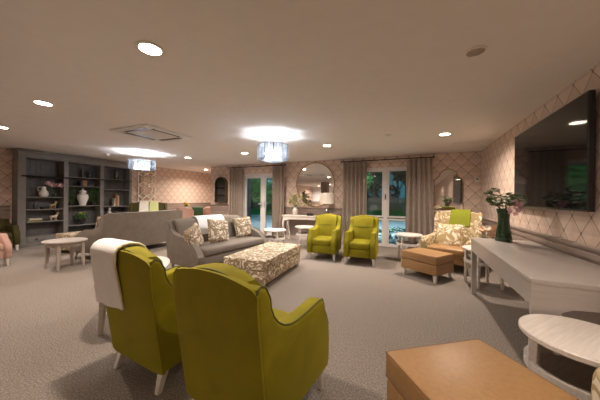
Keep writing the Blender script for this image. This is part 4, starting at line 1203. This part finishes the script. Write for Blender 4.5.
tub_chair(thing('dining_chair', 'pink tub dining chair in the recess, right of the green one', 'dining chair', (-7.62, 7.68, 0), 100), M['pink'], M['leg_wood'], W=.50)
r = thing('dining_table', 'dining table in the recess behind the tub chairs', 'table', (-8.35, 7.25, 0), 0)
MB().lathe([(0, .715), (.44, .715), (.45, .725), (.45, .742), (.44, .75), (0, .75)], n=40).build('table_top', M['taupe_wood'], r)
MB().lathe([(.04, .715), (.045, .4), (.05, .05), (.24, .02), (.24, 0), (0, 0)], n=28).build('pedestal', M['taupe_wood'], r)
r = thing('flower_vase', 'small vase of yellow flowers on the dining table in the recess', 'flowers', (-8.30, 6.98, .7505))
MB().lathe([(0, 0), (.04, 0), (.05, .06), (.035, .13), (.03, .13), (0, .11)], n=16).build('vase_body', M['white_cer'], r)
f = MB(); g = MB(); rnd = random.Random(4)
for k in range(30):
    a = rnd.uniform(0, 6.28); q = rnd.uniform(0, .12); f.leaf((0, 0, .12), (math.cos(a), math.sin(a), rnd.uniform(.6, 1.6)), .13, .03, .2)
    flower_head(g, (q * math.cos(a), q * math.sin(a), .22 + rnd.uniform(-.03, .06)), .04, 5, .5, rnd)
f.build('leaves', M['leaf'], r, smooth=False); g.build('flowers', mat('petal_yellow', (.55, .36, .06), .6), r, smooth=False)

# ------------------------------------------------ behind the camera, seen only in the mirrors
r = thing('tall_plant', 'tall leafy plant behind the camera, seen in the round mirror', 'plant', (-7.25, -2.75, 0))
MB().lathe([(0, 0), (.17, 0), (.22, .40), (.205, .40), (0, .36)], n=24).build('pot', M['pot_dark'], r)
f = MB(); s = MB(); rnd = random.Random(9)
for k in range(26):
    a = rnd.uniform(0, 6.28); z = rnd.uniform(.9, 2.0); q = rnd.uniform(.08, .3)
    p = Vector((q * math.cos(a), q * math.sin(a), z)); s.tube([(0, 0, .36), (p.x * .4, p.y * .4, z * .7), p], .008, 5)
    for j in range(5):
        a2 = a + rnd.uniform(-1.2, 1.2); f.leaf(p - Vector((0, 0, .08 * j)), (math.cos(a2), math.sin(a2), rnd.uniform(.1, 1)), .30, .10, .35)
s.build('stems', M['stem'], r); f.build('leaves', M['leaf_dark'], r, smooth=False)

# ------------------------------------------------ sets of the same kind
SETS = {'downlight': 'recessed ceiling downlights', 'crystal_chandelier': 'crystal drum chandeliers', 'curtain_drape': 'taupe window curtains',
        'curtain_pole': 'dark curtain poles', 'dining_chair': 'tub chairs at the dining table', 'footstool': 'tan leather footstools', 'ottoman': 'leaf-patterned ottomans',
        'book': 'books in the bookcase', 'bookend': 'carved bookends', 'topiary': 'green topiaries in the bookcase', 'garden_tree': 'garden trees outside',
        'ground_cover_plant': 'ground cover plants on the paving', 'wing_armchair': 'leaf-patterned wing armchairs', 'coffee_table': 'wooden coffee tables',
        'chair_throw': 'throws on the olive loveseat'}
for o in list(col.objects):
    base = o.name.split('.')[0]
    if o.parent is None and base in SETS and 'label' in o.keys() and 'group' not in o.keys(): o['group'] = SETS[base]
